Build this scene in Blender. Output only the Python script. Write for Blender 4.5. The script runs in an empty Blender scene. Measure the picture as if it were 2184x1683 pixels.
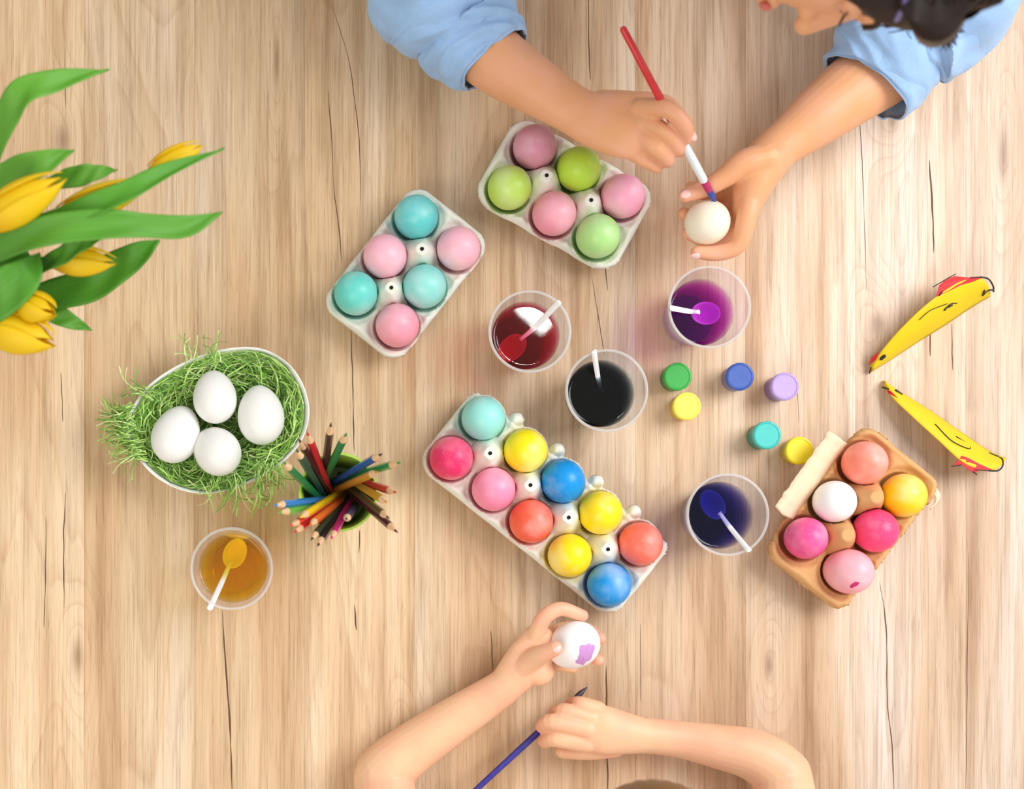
import bpy, bmesh, math, random
import numpy as np
from mathutils import Vector, Matrix, noise
random.seed(7)
sc = bpy.context.scene
C = sc.collection

# ------------------------------------------------------------------ camera, world, light, exposure
FPX, HC, NX, NY = 3100.0, 1.5, 700.0, 1150.0      # focal length in pixels, camera height, pixel straight below it
cam_d = bpy.data.cameras.new('camera')
cam_d.sensor_width = 36.0
cam_d.lens = 36.0 * FPX / 2184.0
cam_d.shift_x = (1092 - NX) / 2184.0
cam_d.shift_y = (NY - 841.5) / 2184.0
cam_d.clip_start = 0.02
cam_d.dof.use_dof = True
cam_d.dof.focus_distance = HC - 0.03
cam_d.dof.aperture_fstop = 3.6
cam = bpy.data.objects.new('camera', cam_d); C.objects.link(cam)
cam.location = (0, 0, HC)
sc.camera = cam

W = bpy.data.worlds.new('room_light'); sc.world = W; W.use_nodes = True
W.node_tree.nodes['Background'].inputs[0].default_value = (1.0, 0.985, 0.96, 1)
W.node_tree.nodes['Background'].inputs[1].default_value = 0.60

def area(name, loc, target, sx, sy, power, col):
    d = bpy.data.lights.new(name, 'AREA'); d.shape = 'RECTANGLE'; d.size = sx; d.size_y = sy
    d.energy = power; d.color = col
    o = bpy.data.objects.new(name, d); C.objects.link(o); o.location = loc
    o.rotation_euler = (Vector(target) - Vector(loc)).to_track_quat('-Z', 'Y').to_euler()
    return o
area('window_light', (1.80, 0.82, 1.78), (0.30, 0.1, 0), 1.4, 1.3, 58, (0.97, 0.98, 1.0))
area('room_fill_light', (-0.9, -1.3, 2.0), (0.2, 0.1, 0), 1.8, 1.4, 26, (1.0, 0.91, 0.79))
area('ceiling_lamp_light', (0.68, 0.741, 3.4), (0.45, 0.5, 0), 0.12, 0.055, 2.0, (1, 0.98, 0.95))

sc.view_settings.view_transform = 'Standard'
sc.view_settings.look = 'None'
sc.view_settings.gamma = 1.0
sc.view_settings.use_curve_mapping = False
sc.view_settings.exposure = 0.0

# ------------------------------------------------------------------ helpers
def P(px, py, z=0.0):
    k = (HC - z) / FPX
    return np.array([(px - NX) * k, (NY - py) * k, z])

def lin(r, g, b):
    f = lambda c: (c / 255.0) / 12.92 if c <= 10 else ((c / 255.0 + 0.055) / 1.055) ** 2.4
    return (f(r), f(g), f(b), 1.0)

def tag(o, label=None, cat=None, group=None, kind=None):
    if label: o['label'] = label
    if cat: o['category'] = cat
    if group: o['group'] = group
    if kind: o['kind'] = kind
    return o

def thing(name, label, cat, loc=(0, 0, 0), group=None):
    o = bpy.data.objects.new(name, None); C.objects.link(o)
    o.location = tuple(loc); o.empty_display_size = 0.02
    return tag(o, label, cat, group)

def base_of(o):
    v = Vector((0, 0, 0))
    while o is not None:
        v += o.location; o = o.parent
    return v

def make_mesh(name, V, F, smooth=True):
    me = bpy.data.meshes.new(name)
    me.from_pydata([tuple(map(float, v)) for v in V], [], [tuple(map(int, f)) for f in F])
    me.validate(); me.update()
    if smooth:
        me.shade_smooth(); me.set_sharp_from_angle(angle=math.radians(46))
    return me

def obj(name, VF, mat, parent=None, smooth=True, origin=None, color=None):
    """link one mesh object; vertices are given in world coordinates"""
    V, F = VF
    V = np.array(V, dtype=float)
    b = np.array(base_of(parent)) if parent is not None else np.zeros(3)
    loc = np.zeros(3)
    if parent is None:
        if origin is None:
            origin = np.array([(V[:, 0].min() + V[:, 0].max()) / 2, (V[:, 1].min() + V[:, 1].max()) / 2, V[:, 2].min()])
        loc = np.array(origin)
    V = V - b - loc
    me = make_mesh(name, V, F, smooth)
    me.materials.append(mat)
    o = bpy.data.objects.new(name, me); C.objects.link(o)
    o.parent = parent; o.location = tuple(loc)
    if color: o.color = color
    return o

def join(*parts):
    V, F = [], []
    for (v, f) in parts:
        n = len(V)
        V.extend([tuple(a) for a in v]); F.extend([tuple(i + n for i in q) for q in f])
    return V, F

def spline(pts, n):
    """Catmull-Rom through rows of pts, n samples"""
    p = np.array(pts, dtype=float)
    if len(p) == 2:
        t = np.linspace(0, 1, n)[:, None]
        return p[0] * (1 - t) + p[1] * t
    q = np.vstack([2 * p[0] - p[1], p, 2 * p[-1] - p[-2]])
    out = []
    for t in np.linspace(0, len(p) - 1 - 1e-9, n):
        i = int(t); u = t - i
        a, b, c, d = q[i], q[i + 1], q[i + 2], q[i + 3]
        out.append(0.5 * (2 * b + (c - a) * u + (2 * a - 5 * b + 4 * c - d) * u * u + (3 * b - a - 3 * c + d) * u ** 3))
    return np.array(out)

def tube(pts, radii, seg=12, n=None, cap='round', up=(0, 0, 1), roll=0.0):
    """swept tube; radii rows are r or (side, vertical)"""
    R = np.array([(r, r) if np.isscalar(r) else r for r in radii], dtype=float)
    A = np.hstack([np.array(pts, dtype=float), R])
    S = spline(A, n or max(2, (len(pts) - 1) * 5 + 1))
    c, rad = S[:, :3], np.maximum(S[:, 3:], 1e-5)
    T = np.gradient(c, axis=0); T /= np.linalg.norm(T, axis=1)[:, None] + 1e-12
    if cap == 'round':
        hc, hr, ht = [], [], []
        for k in (0.98, 0.85, 0.6, 0.3):
            hc.append(c[0] - T[0] * rad[0].mean() * k); hr.append(rad[0] * math.sqrt(1 - k * k)); ht.append(T[0])
        ec, er, et = [], [], []
        for k in (0.3, 0.6, 0.85, 0.98):
            ec.append(c[-1] + T[-1] * rad[-1].mean() * k); er.append(rad[-1] * math.sqrt(1 - k * k)); et.append(T[-1])
        c = np.vstack([hc, c, ec]); rad = np.vstack([hr, rad, er]); T = np.vstack([ht, T, et])
    up = np.array(up, dtype=float)
    V, F = [], []
    side = None
    for i in range(len(c)):
        s = np.cross(T[i], up)
        if np.linalg.norm(s) < 0.25:
            s = side if side is not None else np.cross(T[i], (0, 1, 0.1))
            s = s - T[i] * np.dot(s, T[i])
        s /= np.linalg.norm(s)
        if side is not None and np.dot(s, side) < 0: s = -s
        side = s
        w = np.cross(s, T[i])
        for k in range(seg):
            a = 2 * math.pi * k / seg + roll
            V.append(c[i] + s * rad[i][0] * math.cos(a) + w * rad[i][1] * math.sin(a))
    m = len(c)
    for i in range(m - 1):
        for k in range(seg):
            k2 = (k + 1) % seg
            F.append((i * seg + k, i * seg + k2, (i + 1) * seg + k2, (i + 1) * seg + k))
    if cap:
        F.append(tuple(range(seg))[::-1]); F.append(tuple((m - 1) * seg + k for k in range(seg)))
    return V, F

def frame(axis, ref=(0, 0, 1)):
    z = np.array(axis, dtype=float); z /= np.linalg.norm(z)
    x = np.cross(ref, z)
    if np.linalg.norm(x) < 1e-3: x = np.cross((0, 1, 0), z)
    x /= np.linalg.norm(x)
    return np.array([x, np.cross(z, x), z]).T

def lathe(prof, seg=48, c=(0, 0, 0), M=None, close=False):
    V, F = [], []
    c = np.array(c, dtype=float)
    for (r, z) in prof:
        for k in range(seg):
            a = 2 * math.pi * k / seg
            v = np.array([r * math.cos(a), r * math.sin(a), z])
            if M is not None: v = M @ v
            V.append(c + v)
    n = len(prof)
    rng = range(n) if close else range(n - 1)
    for i in rng:
        j = (i + 1) % n
        for k in range(seg):
            k2 = (k + 1) % seg
            F.append((i * seg + k, i * seg + k2, j * seg + k2, j * seg + k))
    if not close:
        if prof[0][0] > 0: F.append(tuple(range(seg))[::-1])
        if prof[-1][0] > 0: F.append(tuple((n - 1) * seg + k for k in range(seg)))
    return V, F

def ellipsoid(c, r, M=None, su=28, sv=18):
    c = np.array(c, dtype=float); V, F = [], []
    for j in range(sv + 1):
        th = math.pi * (0.004 + 0.992 * j / sv)
        for k in range(su):
            a = 2 * math.pi * k / su
            v = np.array([r[0] * math.sin(th) * math.cos(a), r[1] * math.sin(th) * math.sin(a), r[2] * math.cos(th)])
            if M is not None: v = M @ v
            V.append(c + v)
    for j in range(sv):
        for k in range(su):
            k2 = (k + 1) % su
            F.append((j * su + k, (j + 1) * su + k, (j + 1) * su + k2, j * su + k2))
    F.append(tuple(range(su))); F.append(tuple(sv * su + k for k in range(su))[::-1])
    return V, F

def box(x0, x1, y0, y1, z0, z1):
    V = [(x0, y0, z0), (x1, y0, z0), (x1, y1, z0), (x0, y1, z0), (x0, y0, z1), (x1, y0, z1), (x1, y1, z1), (x0, y1, z1)]
    return V, [(0, 3, 2, 1), (4, 5, 6, 7), (0, 1, 5, 4), (1, 2, 6, 5), (2, 3, 7, 6), (3, 0, 4, 7)]

def blend(name, VF, mat, parent, voxel, smooth=6, fac=0.5):
    """closed overlapping shapes grown together into one continuous surface"""
    o = obj(name, VF, mat, parent, smooth=True)
    m = o.modifiers.new('r', 'REMESH'); m.mode = 'VOXEL'; m.voxel_size = voxel; m.use_smooth_shade = True
    s = o.modifiers.new('s', 'SMOOTH'); s.factor = fac; s.iterations = smooth
    bpy.context.view_layer.update()
    dg = bpy.context.evaluated_depsgraph_get()
    me = bpy.data.meshes.new_from_object(o.evaluated_get(dg))
    old = o.data
    o.modifiers.clear(); o.data = me; me.name = name; me.shade_smooth()
    bpy.data.meshes.remove(old)
    if not me.materials: me.materials.append(mat)
    return o

def solid(o, th, off=-1):
    m = o.modifiers.new('thickness', 'SOLIDIFY'); m.thickness = th; m.offset = off
    return o

def bev(o, w, seg=2):
    m = o.modifiers.new('bevel', 'BEVEL'); m.width = w; m.segments = seg; m.limit_method = 'ANGLE'
    return o

# ------------------------------------------------------------------ materials
class NT:
    def __init__(s, name):
        s.m = bpy.data.materials.new(name); s.m.use_nodes = True
        s.t = s.m.node_tree; s.t.nodes.clear()
        s.out = s.t.nodes.new('ShaderNodeOutputMaterial')
    def n(s, typ, props=None, **ins):
        nd = s.t.nodes.new('ShaderNode' + typ)
        for k, v in (props or {}).items(): setattr(nd, k, v)
        for k, v in ins.items():
            key = k.replace('_', ' ')
            if key not in nd.inputs: key = int(k[1:]) if k[0] == 'i' and k[1:].isdigit() else key
            s.set(nd.inputs[key], v)
        return nd
    def set(s, inp, v):
        if isinstance(v, bpy.types.NodeSocket): s.t.links.new(v, inp)
        elif isinstance(v, bpy.types.Node): s.t.links.new(v.outputs[0], inp)
        else: inp.default_value = v
    def math(s, op, a, b=None, clamp=False):
        nd = s.t.nodes.new('ShaderNodeMath'); nd.operation = op; nd.use_clamp = clamp
        s.set(nd.inputs[0], a)
        if b is not None: s.set(nd.inputs[1], b)
        return nd.outputs[0]
    def mix(s, f, a, b, mode='MIX'):
        nd = s.t.nodes.new('ShaderNodeMix'); nd.data_type = 'RGBA'; nd.blend_type = mode
        s.set(nd.inputs[0], f); s.set(nd.inputs[6], a); s.set(nd.inputs[7], b)
        return nd.outputs[2]
    def ramp(s, f, stops, interp='LINEAR'):
        nd = s.t.nodes.new('ShaderNodeValToRGB'); nd.color_ramp.interpolation = interp
        e = nd.color_ramp.elements
        while len(e) < len(stops): e.new(0.5)
        for k, (p, c) in enumerate(stops):
            e[k].position = p; e[k].color = c if len(c) == 4 else (*c, 1)
        s.set(nd.inputs[0], f)
        return nd.outputs[0]
    def noise(s, vec, scale, detail=3, rough=0.5, dist=0.0):
        nd = s.n('TexNoise', Scale=scale, Detail=detail, Roughness=rough, Distortion=dist)
        s.set(nd.inputs['Vector'], vec)
        return nd.outputs[0]
    def mapping(s, vec, scale=(1, 1, 1), loc=(0, 0, 0)):
        nd = s.n('Mapping'); s.set(nd.inputs['Vector'], vec)
        nd.inputs['Scale'].default_value = scale; nd.inputs['Location'].default_value = loc
        return nd.outputs[0]
    def pos(s): return s.n('NewGeometry').outputs['Position']
    def bump(s, h, strength, dist=0.001):
        nd = s.n('Bump', Strength=strength, Distance=dist); s.set(nd.inputs['Height'], h)
        return nd.outputs[0]
    def done(s, shader, vol=None):
        s.t.links.new(shader.outputs[0] if isinstance(shader, bpy.types.Node) else shader, s.out.inputs[0])
        if vol is not None: s.t.links.new(vol.outputs[0], s.out.inputs[1])
        return s.m
    def bsdf(s, col, rough=0.5, **k):
        nd = s.t.nodes.new('ShaderNodeBsdfPrincipled')
        s.set(nd.inputs['Base Color'], col); s.set(nd.inputs['Roughness'], rough)
        for a, b in k.items(): s.set(nd.inputs[a.replace('_', ' ')], b)
        return nd

def plain(name, col, rough=0.5, var=0.08, scale=60.0, bump=0.0, bscale=300.0, **k):
    t = NT(name); p = t.pos()
    f = t.noise(p, scale, 3)
    dark = tuple(c * (1 - var * 1.6) for c in col[:3]) + (1,)
    lite = tuple(min(1, c * (1 + var)) for c in col[:3]) + (1,)
    b = t.bsdf(t.mix(f, dark, lite), rough, **k)
    if bump: t.set(b.inputs['Normal'], t.bump(t.noise(p, bscale, 3), bump))
    return t.done(b)

def wood_mat():
    t = NT('bleached_oak_laminate')
    oi = t.n('ObjectInfo'); g = t.pos()
    sep = t.n('SeparateXYZ', Vector=g)
    x, y = sep.outputs[0], sep.outputs[1]
    off = t.math('MULTIPLY', oi.outputs['Alpha'], 7.0)
    yo = t.math('ADD', y, off)
    vec = t.n('CombineXYZ', X=x, Y=yo, Z=off).outputs[0]
    broad = t.noise(t.mapping(vec, (16, 1.6, 1)), 1.0, 3, 0.55, 0.25)
    mid = t.noise(t.mapping(vec, (70, 3.0, 1)), 1.0, 4, 0.6, 0.1)
    fine = t.noise(t.mapping(vec, (520, 9.0, 1)), 1.0, 3, 0.7)
    pore = t.noise(t.mapping(vec, (900, 34.0, 1)), 1.0, 2, 0.6)
    # growth rings: contour lines of a slow field, closed round the knots
    fld = t.noise(t.mapping(vec, (9, 1.15, 1)), 1.0, 2, 0.45, 0.35)
    fld = t.math('MULTIPLY', fld, 15.0)
    knots = [(135, 300, .030, .07), (1872, 690, .026, .045), (1905, 255, .02, .04), (165, 1400, .022, .07),
             (590, 130, .012, .10), (1640, 1420, .015, .05), (860, 1600, .02, .06), (2140, 330, .02, .1)]
    kmask = None
    for (kx, ky, sx, sy) in knots:
        k = P(kx, ky)
        dx = t.math('MULTIPLY', t.math('SUBTRACT', x, float(k[0])), 1 / sx)
        dy = t.math('MULTIPLY', t.math('SUBTRACT', y, float(k[1])), 1 / sy)
        d2 = t.math('ADD', t.math('MULTIPLY', dx, dx), t.math('MULTIPLY', dy, dy))
        e = t.math('EXPONENT', t.math('MULTIPLY', d2, -0.9))
        fld = t.math('ADD', fld, t.math('MULTIPLY', e, 4.2))
        core = t.math('EXPONENT', t.math('MULTIPLY', d2, -14.0))
        kmask = core if kmask is None else t.math('MAXIMUM', kmask, core)
    wob = t.math('ADD', fld, t.math('MULTIPLY', t.noise(t.mapping(vec, (45, 9, 1)), 1.0, 3), 0.5))
    fr = t.math('FRACT', wob)
    ring = t.ramp(fr, [(0.0, (0, 0, 0)), (0.72, (0.2, 0.25, 0.25)), (0.93, (1, 1, 1)), (1.0, (0, 0, 0))])
    base = t.ramp(broad, [(0.28, lin(190, 152, 113)), (0.42, lin(212, 179, 142)), (0.56, lin(224, 197, 164)), (0.72, lin(230, 209, 184))])
    c = t.mix(t.math('MULTIPLY', ring, 0.24), base, lin(172, 128, 88))
    ms = t.ramp(mid, [(0.28, (0.64, 0.56, 0.48)), (0.5, (1, 1, 1)), (0.72, (1.08, 1.08, 1.09))])
    c = t.mix(0.75, c, ms, 'MULTIPLY')
    fs = t.ramp(fine, [(0.28, (0.58, 0.50, 0.44)), (0.47, (0.95, 0.94, 0.93)), (0.7, (1.14, 1.14, 1.15))])
    c = t.mix(0.66, c, fs, 'MULTIPLY')
    ps = t.ramp(pore, [(0.30, (0.60, 0.50, 0.42)), (0.40, (1, 1, 1))])
    c = t.mix(0.45, c, ps, 'MULTIPLY')
    c = t.mix(t.math('MULTIPLY', kmask, 0.6), c, lin(120, 82, 52))
    c = t.mix(1.0, c, oi.outputs['Color'], 'MULTIPLY')
    b = t.bsdf(c, 0.42, Specular_IOR_Level=0.35)
    h = t.math('ADD', t.math('MULTIPLY', fine, 0.6), t.math('MULTIPLY', pore, 0.4))
    t.set(b.inputs['Normal'], t.bump(h, 0.25, 0.0006))
    return t.done(b)

def shell_mat():
    """egg shell; the dye colour is the object's own colour"""
    t = NT('dyed_egg_shell'); oi = t.n('ObjectInfo')
    tc = t.n('TexCoord').outputs['Object']
    v = t.n('VectorMath', {'operation': 'ADD'}); t.set(v.inputs[0], tc)
    cmb = t.n('CombineXYZ', X=t.math('MULTIPLY', oi.outputs['Random'], 9.0), Y=oi.outputs['Random'], Z=0.0)
    t.set(v.inputs[1], cmb.outputs[0]); p = v.outputs[0]
    f = t.noise(p, 26, 3, 0.5)
    pale = t.mix(0.26, oi.outputs['Color'], (1, 1, 1, 1))
    c = t.mix(t.ramp(f, [(0.46, (0, 0, 0)), (0.72, (1, 1, 1))]), oi.outputs['Color'], pale)
    sp = t.noise(p, 420, 2, 0.5)
    c = t.mix(t.ramp(sp, [(0.62, (0, 0, 0)), (0.72, (0.35, 0.35, 0.35))]), c, pale)
    b = t.bsdf(c, 0.38, Subsurface_Weight=0.06, Subsurface_Scale=0.004, Specular_IOR_Level=0.45)
    t.set(b.inputs['Normal'], t.bump(t.noise(p, 700, 2), 0.12, 0.0004))
    return t.done(b)

def pulp_mat(name, base, rough=0.9):
    t = NT(name); p = t.pos()
    at = t.n('Attribute', {'attribute_name': 'stain'})
    f = t.noise(p, 160, 4, 0.6); f2 = t.noise(p, 900, 2, 0.6)
    d = tuple(c * 0.86 for c in base[:3]) + (1,)
    c = t.mix(f, d, base)
    c = t.mix(1.0, c, at.outputs['Color'], 'MULTIPLY')
    b = t.bsdf(c, rough, Specular_IOR_Level=0.2)
    h = t.math('ADD', f, t.math('MULTIPLY', f2, 0.5))
    t.set(b.inputs['Normal'], t.bump(h, 0.5, 0.0008))
    return t.done(b)

def plastic_clear(name, tint=(1, 1, 1, 1), milk=0.22):
    t = NT(name); p = t.pos()
    tr = t.n('BsdfTransparent', Color=tint)
    df = t.n('BsdfDiffuse', Color=(0.9, 0.9, 0.9, 1)); tl = t.n('BsdfTranslucent', Color=(0.9, 0.9, 0.9, 1))
    m1 = t.n('MixShader', Fac=0.5); t.set(m1.inputs[1], df); t.set(m1.inputs[2], tl)
    lw = t.n('LayerWeight', Blend=0.35)
    fac = t.math('ADD', t.math('MULTIPLY', lw.outputs['Facing'], 0.16), milk, True)
    fac = t.math('MULTIPLY', fac, t.math('ADD', t.math('MULTIPLY', t.noise(p, 90, 2), 0.3), 0.85))
    m2 = t.n('MixShader', Fac=fac); t.set(m2.inputs[1], tr); t.set(m2.inputs[2], m1)
    gl = t.n('BsdfGlossy', Color=(1, 1, 1, 1), Roughness=0.12)
    l2 = t.n('LayerWeight', Blend=0.5)
    fr = t.math('ADD', t.math('MULTIPLY', t.math('POWER', l2.outputs['Facing'], 4.0), 0.30), 0.03)
    m3 = t.n('MixShader', Fac=fr); t.set(m3.inputs[1], m2); t.set(m3.inputs[2], gl)
    return t.done(m3)

def liquid_mat(name, T):
    """dyed water: T is the share of each colour left after 40 mm"""
    t = NT(name)
    sig = [-math.log(max(1e-9, a)) / 0.04 for a in T]
    dmax = max(sig) * 1.02
    tr = t.n('BsdfTransparent', Color=(1, 1, 1, 1))
    gl = t.n('BsdfGlossy', Color=(1, 1, 1, 1), Roughness=0.02)
    l2 = t.n('LayerWeight', Blend=0.5)
    fr = t.math('ADD', t.math('MULTIPLY', t.math('POWER', l2.outputs['Facing'], 5.0), 0.9), 0.025)
    m = t.n('MixShader', Fac=fr); t.set(m.inputs[1], tr); t.set(m.inputs[2], gl)
    va = t.n('VolumeAbsorption', Color=tuple(1 - a / dmax for a in sig) + (1,), Density=dmax)
    return t.done(m, va)

def skin_mat(name, col, pink):
    t = NT(name); p = t.pos()
    f = t.noise(p, 30, 3, 0.5); f2 = t.noise(p, 240, 3, 0.6)
    at = t.n('Attribute', {'attribute_name': 'flush'})
    c = t.mix(t.ramp(f, [(0.35, (0, 0, 0)), (0.7, (0.5, 0.5, 0.5))]), col, pink)
    c = t.mix(t.math('MULTIPLY', at.outputs['Fac'], 0.75), c, pink)
    c = t.mix(t.math('MULTIPLY', f2, 0.10), c, tuple(a * 0.75 for a in col[:3]) + (1,))
    b = t.bsdf(c, 0.46, Subsurface_Weight=0.16, Subsurface_Radius=(1.0, 0.4, 0.22), Subsurface_Scale=0.006, Specular_IOR_Level=0.4)
    t.set(b.inputs['Normal'], t.bump(t.math('ADD', f2, t.noise(p, 900, 2)), 0.12, 0.0006))
    return t.done(b)

def cloth_mat(name, col):
    t = NT(name); p = t.pos()
    f = t.noise(p, 24, 4, 0.6)
    weave = t.noise(t.mapping(p, (1500, 700, 1500)), 1.0, 2)
    d = tuple(c * 0.72 for c in col[:3]) + (1,)
    c = t.mix(f, d, tuple(min(1, c * 1.18) for c in col[:3]) + (1,))
    c = t.mix(t.math('MULTIPLY', weave, 0.28), c, (0.82, 0.87, 0.95, 1))
    b = t.bsdf(c, 0.85, Sheen_Weight=0.3, Specular_IOR_Level=0.2)
    fold = t.noise(t.mapping(p, (16, 30, 16)), 1.0, 1, 0.4, 0.6)
    fold = t.math('ABSOLUTE', t.math('SUBTRACT', fold, 0.5))
    t.set(b.inputs['Normal'], t.bump(t.math('ADD', t.math('MULTIPLY', fold, 5.0), t.math('MULTIPLY', weave, .25)), 0.9, 0.0022))
    return t.done(b)

def leaf_mat():
    t = NT('tulip_leaf'); oi = t.n('ObjectInfo'); tc = t.n('TexCoord')
    v = t.noise(t.mapping(tc.outputs['UV'], (60, 1.2, 1)), 1.0, 3, 0.5)
    c = t.mix(v, lin(62, 138, 38), lin(132, 202, 72))
    c = t.mix(0.75, c, oi.outputs['Color'], 'MULTIPLY')
    b = t.bsdf(c, 0.42, Transmission_Weight=0.0)
    tl = t.n('BsdfTranslucent'); t.set(tl.inputs[0], t.mix(0.5, c, lin(170, 220, 60)))
    m = t.n('MixShader', Fac=0.28); t.set(m.inputs[1], b); t.set(m.inputs[2], tl)
    t.set(b.inputs['Normal'], t.bump(v, 0.3, 0.001))
    return t.done(m)

def petal_mat():
    t = NT('tulip_petal'); oi = t.n('ObjectInfo'); tc = t.n('TexCoord')
    v = t.noise(t.mapping(tc.outputs['UV'], (40, 2, 1)), 1.0, 3, 0.5)
    c = t.mix(v, lin(250, 206, 4), lin(255, 232, 30))
    sx = t.n('SeparateXYZ', Vector=tc.outputs['UV'])
    c = t.mix(t.ramp(sx.outputs[1], [(0.0, (0.75, 0.75, 0.75)), (0.35, (0, 0, 0))]), c, lin(244, 176, 6))
    b = t.bsdf(c, 0.45)
    tl = t.n('BsdfTranslucent'); t.set(tl.inputs[0], c)
    m = t.n('MixShader', Fac=0.35); t.set(m.inputs[1], b); t.set(m.inputs[2], tl)
    t.set(b.inputs['Normal'], t.bump(v, 0.25, 0.001))
    return t.done(m)

def objcol_mat(name, rough=0.4, **k):
    t = NT(name); oi = t.n('ObjectInfo'); p = t.pos()
    f = t.noise(p, 200, 2)
    c = t.mix(t.math('MULTIPLY', f, 0.12), oi.outputs['Color'], t.mix(0.35, oi.outputs['Color'], (1, 1, 1, 1)))
    return t.done(t.bsdf(c, rough, **k))

M = {}
M['wood'] = wood_mat()
M['shell'] = shell_mat()
M['pulp'] = pulp_mat('white_pulp_board', lin(238, 238, 226))
M['kraft'] = pulp_mat('brown_pulp_board', lin(222, 172, 118))
M['cup'] = plastic_clear('clear_cup_plastic', milk=0.035)
M['cupbase'] = plastic_clear('cup_base_plastic', milk=0.72)
M['cuprim'] = plastic_clear('cup_rim_plastic', milk=0.42)
M['spoon'] = plain('white_spoon_plastic', lin(246, 246, 246), 0.3, 0.02)
M['skin_a'] = skin_mat('adult_skin', lin(228, 166, 118), lin(240, 176, 152))  # second colour is fingertip pink, lightened to carry highlights on the fingers
M['skin_c'] = skin_mat('child_skin', lin(240, 194, 154), lin(243, 168, 144))
M['nail'] = plain('fingernail', lin(246, 198, 190), 0.25, 0.03)
M['shirt'] = cloth_mat('blue_chambray', lin(140, 184, 232))
M['tee'] = cloth_mat('white_cotton', lin(235, 235, 235))
M['leaf'] = leaf_mat()
M['petal'] = petal_mat()
M['paint'] = objcol_mat('pencil_lacquer', 0.3)
M['raw_wood'] = plain('pencil_wood', lin(235, 195, 150), 0.6, 0.12)
M['lead'] = objcol_mat('pencil_lead', 0.5)
M['pot'] = objcol_mat('paint_pot_plastic', 0.35)
M['card_yellow'] = plain('yellow_card', lin(226, 196, 6), 0.6, 0.05)
M['card_red'] = plain('red_card', lin(196, 16, 26), 0.6, 0.05)
M['ink'] = plain('black_marker_ink', lin(38, 34, 20), 0.6, 0.1)
M['black'] = plain('painted_hole_shade', lin(10, 10, 10), 0.9, 0.0)
M['bowl'] = plain('white_glazed_dish', lin(244, 244, 240), 0.25, 0.02)
M['lime'] = plain('lime_plastic_beaker', lin(176, 214, 84), 0.35, 0.05)
M['crack'] = plain('dark_grain_fissure', lin(104, 74, 50), 0.9, 0.2, scale=80)
M['hair_d'] = plain('dark_brown_hair', lin(40, 27, 23), 0.45, 0.25, scale=200, Specular_IOR_Level=0.4)
M['hair_c'] = plain('light_brown_hair', lin(126, 88, 46), 0.4, 0.25, scale=200)
M['brow'] = plain('brow_hair', lin(40, 26, 20), 0.6, 0.1)
M['floor'] = plain('grey_floor', lin(190, 184, 176), 0.6, 0.06, scale=6)
M['vase'] = plain('purple_glazed_vase', lin(120, 50, 90), 0.25, 0.05)

# ------------------------------------------------------------------ setting
fl = obj('floor', box(-2.5, 3.0, -2.5, 3.0, -0.80, -0.76), M['floor'], None, False)
tag(fl, kind='structure')

# ------------------------------------------------------------------ table
TX0, TX1, TY0, TY1 = -0.56, 1.10, -0.345, 0.66
table = thing('dining_table', 'pale oak table with vertical boards under the egg painting things', 'table', (0.27, 0.15, -0.76))
edges = [TX0]
pxs = [1590 + 235 * k for k in range(-7, 4)]
for q in pxs:
    xw = P(q, 0)[0]
    if TX0 + 0.03 < xw < TX1 - 0.03: edges.append(xw)
edges.append(TX1)
rt = random.Random(11)
for i in range(len(edges) - 1):
    x0, x1 = edges[i] + 0.00003, edges[i + 1] - 0.00003
    o = obj('plank', box(x0, x1, TY0, TY1, -0.024, 0.0), M['wood'], table, False)
    bev(o, 0.0002, 1)
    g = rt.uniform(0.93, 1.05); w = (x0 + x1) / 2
    window_cast = max(0, min(1, (w - 0.1) / 0.55))  # boards cooler towards the right: window light's cast put into their tint
    o.color = (g * (1.0 - .03 * window_cast), g * (0.985 + 0.02 * window_cast), g * (0.95 + 0.21 * window_cast), rt.random())
cr = [([(1255, -20), (1256, 80), (1259, 172)], 3.2), ([(699, 190), (706, 270), (712, 400), (722, 480), (729, 560)], 2.6),
      ([(708, 10), (730, 80), (746, 140), (757, 220), (766, 300), (770, 440)], 1.6),
      ([(474, 1300), (480, 1400), (486, 1480), (491, 1560), (496, 1720)], 5.0), ([(748, 700), (753, 840), (755, 965)], 3.0),
      ([(140, 1050), (136, 1150), (137, 1300)], 3.0), ([(98, 1100), (97, 1230), (94, 1340)], 2.2),
      ([(1982, 340), (1988, 430), (1992, 540)], 3.4), ([(1834, 255), (1842, 420), (1848, 620)], 1.6),
      ([(1876, 1240), (1890, 1340), (1893, 1500), (1903, 1600), (1908, 1720)], 2.8), ([(1293, 1420), (1294, 1550), (1297, 1720)], 3.4),
      ([(756, 1290), (760, 1345)], 4), ([(1047, 1345), (1051, 1430)], 3.6), ([(1262, 590), (1290, 760)], 1.6),
      ([(1290, 560), (1296, 620)], 3), ([(130, 795), (134, 900)], 2.4), ([(1700, 820), (1704, 900)], 1.6), ([(1840, 110), (1846, 230)], 1.5),
      ([(138, 100), (140, 230)], 1.4), ([(2066, 1180), (2060, 1683)], 1.2), ([(1366, 1330), (1367, 1500)], 1.0),
      ([(768, 1130), (765, 1180)], 3.0), ([(2030, 690), (2032, 790)], 2.0), ([(1984, 705), (1985, 760)], 3.2)]
V, F = [], []
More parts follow.
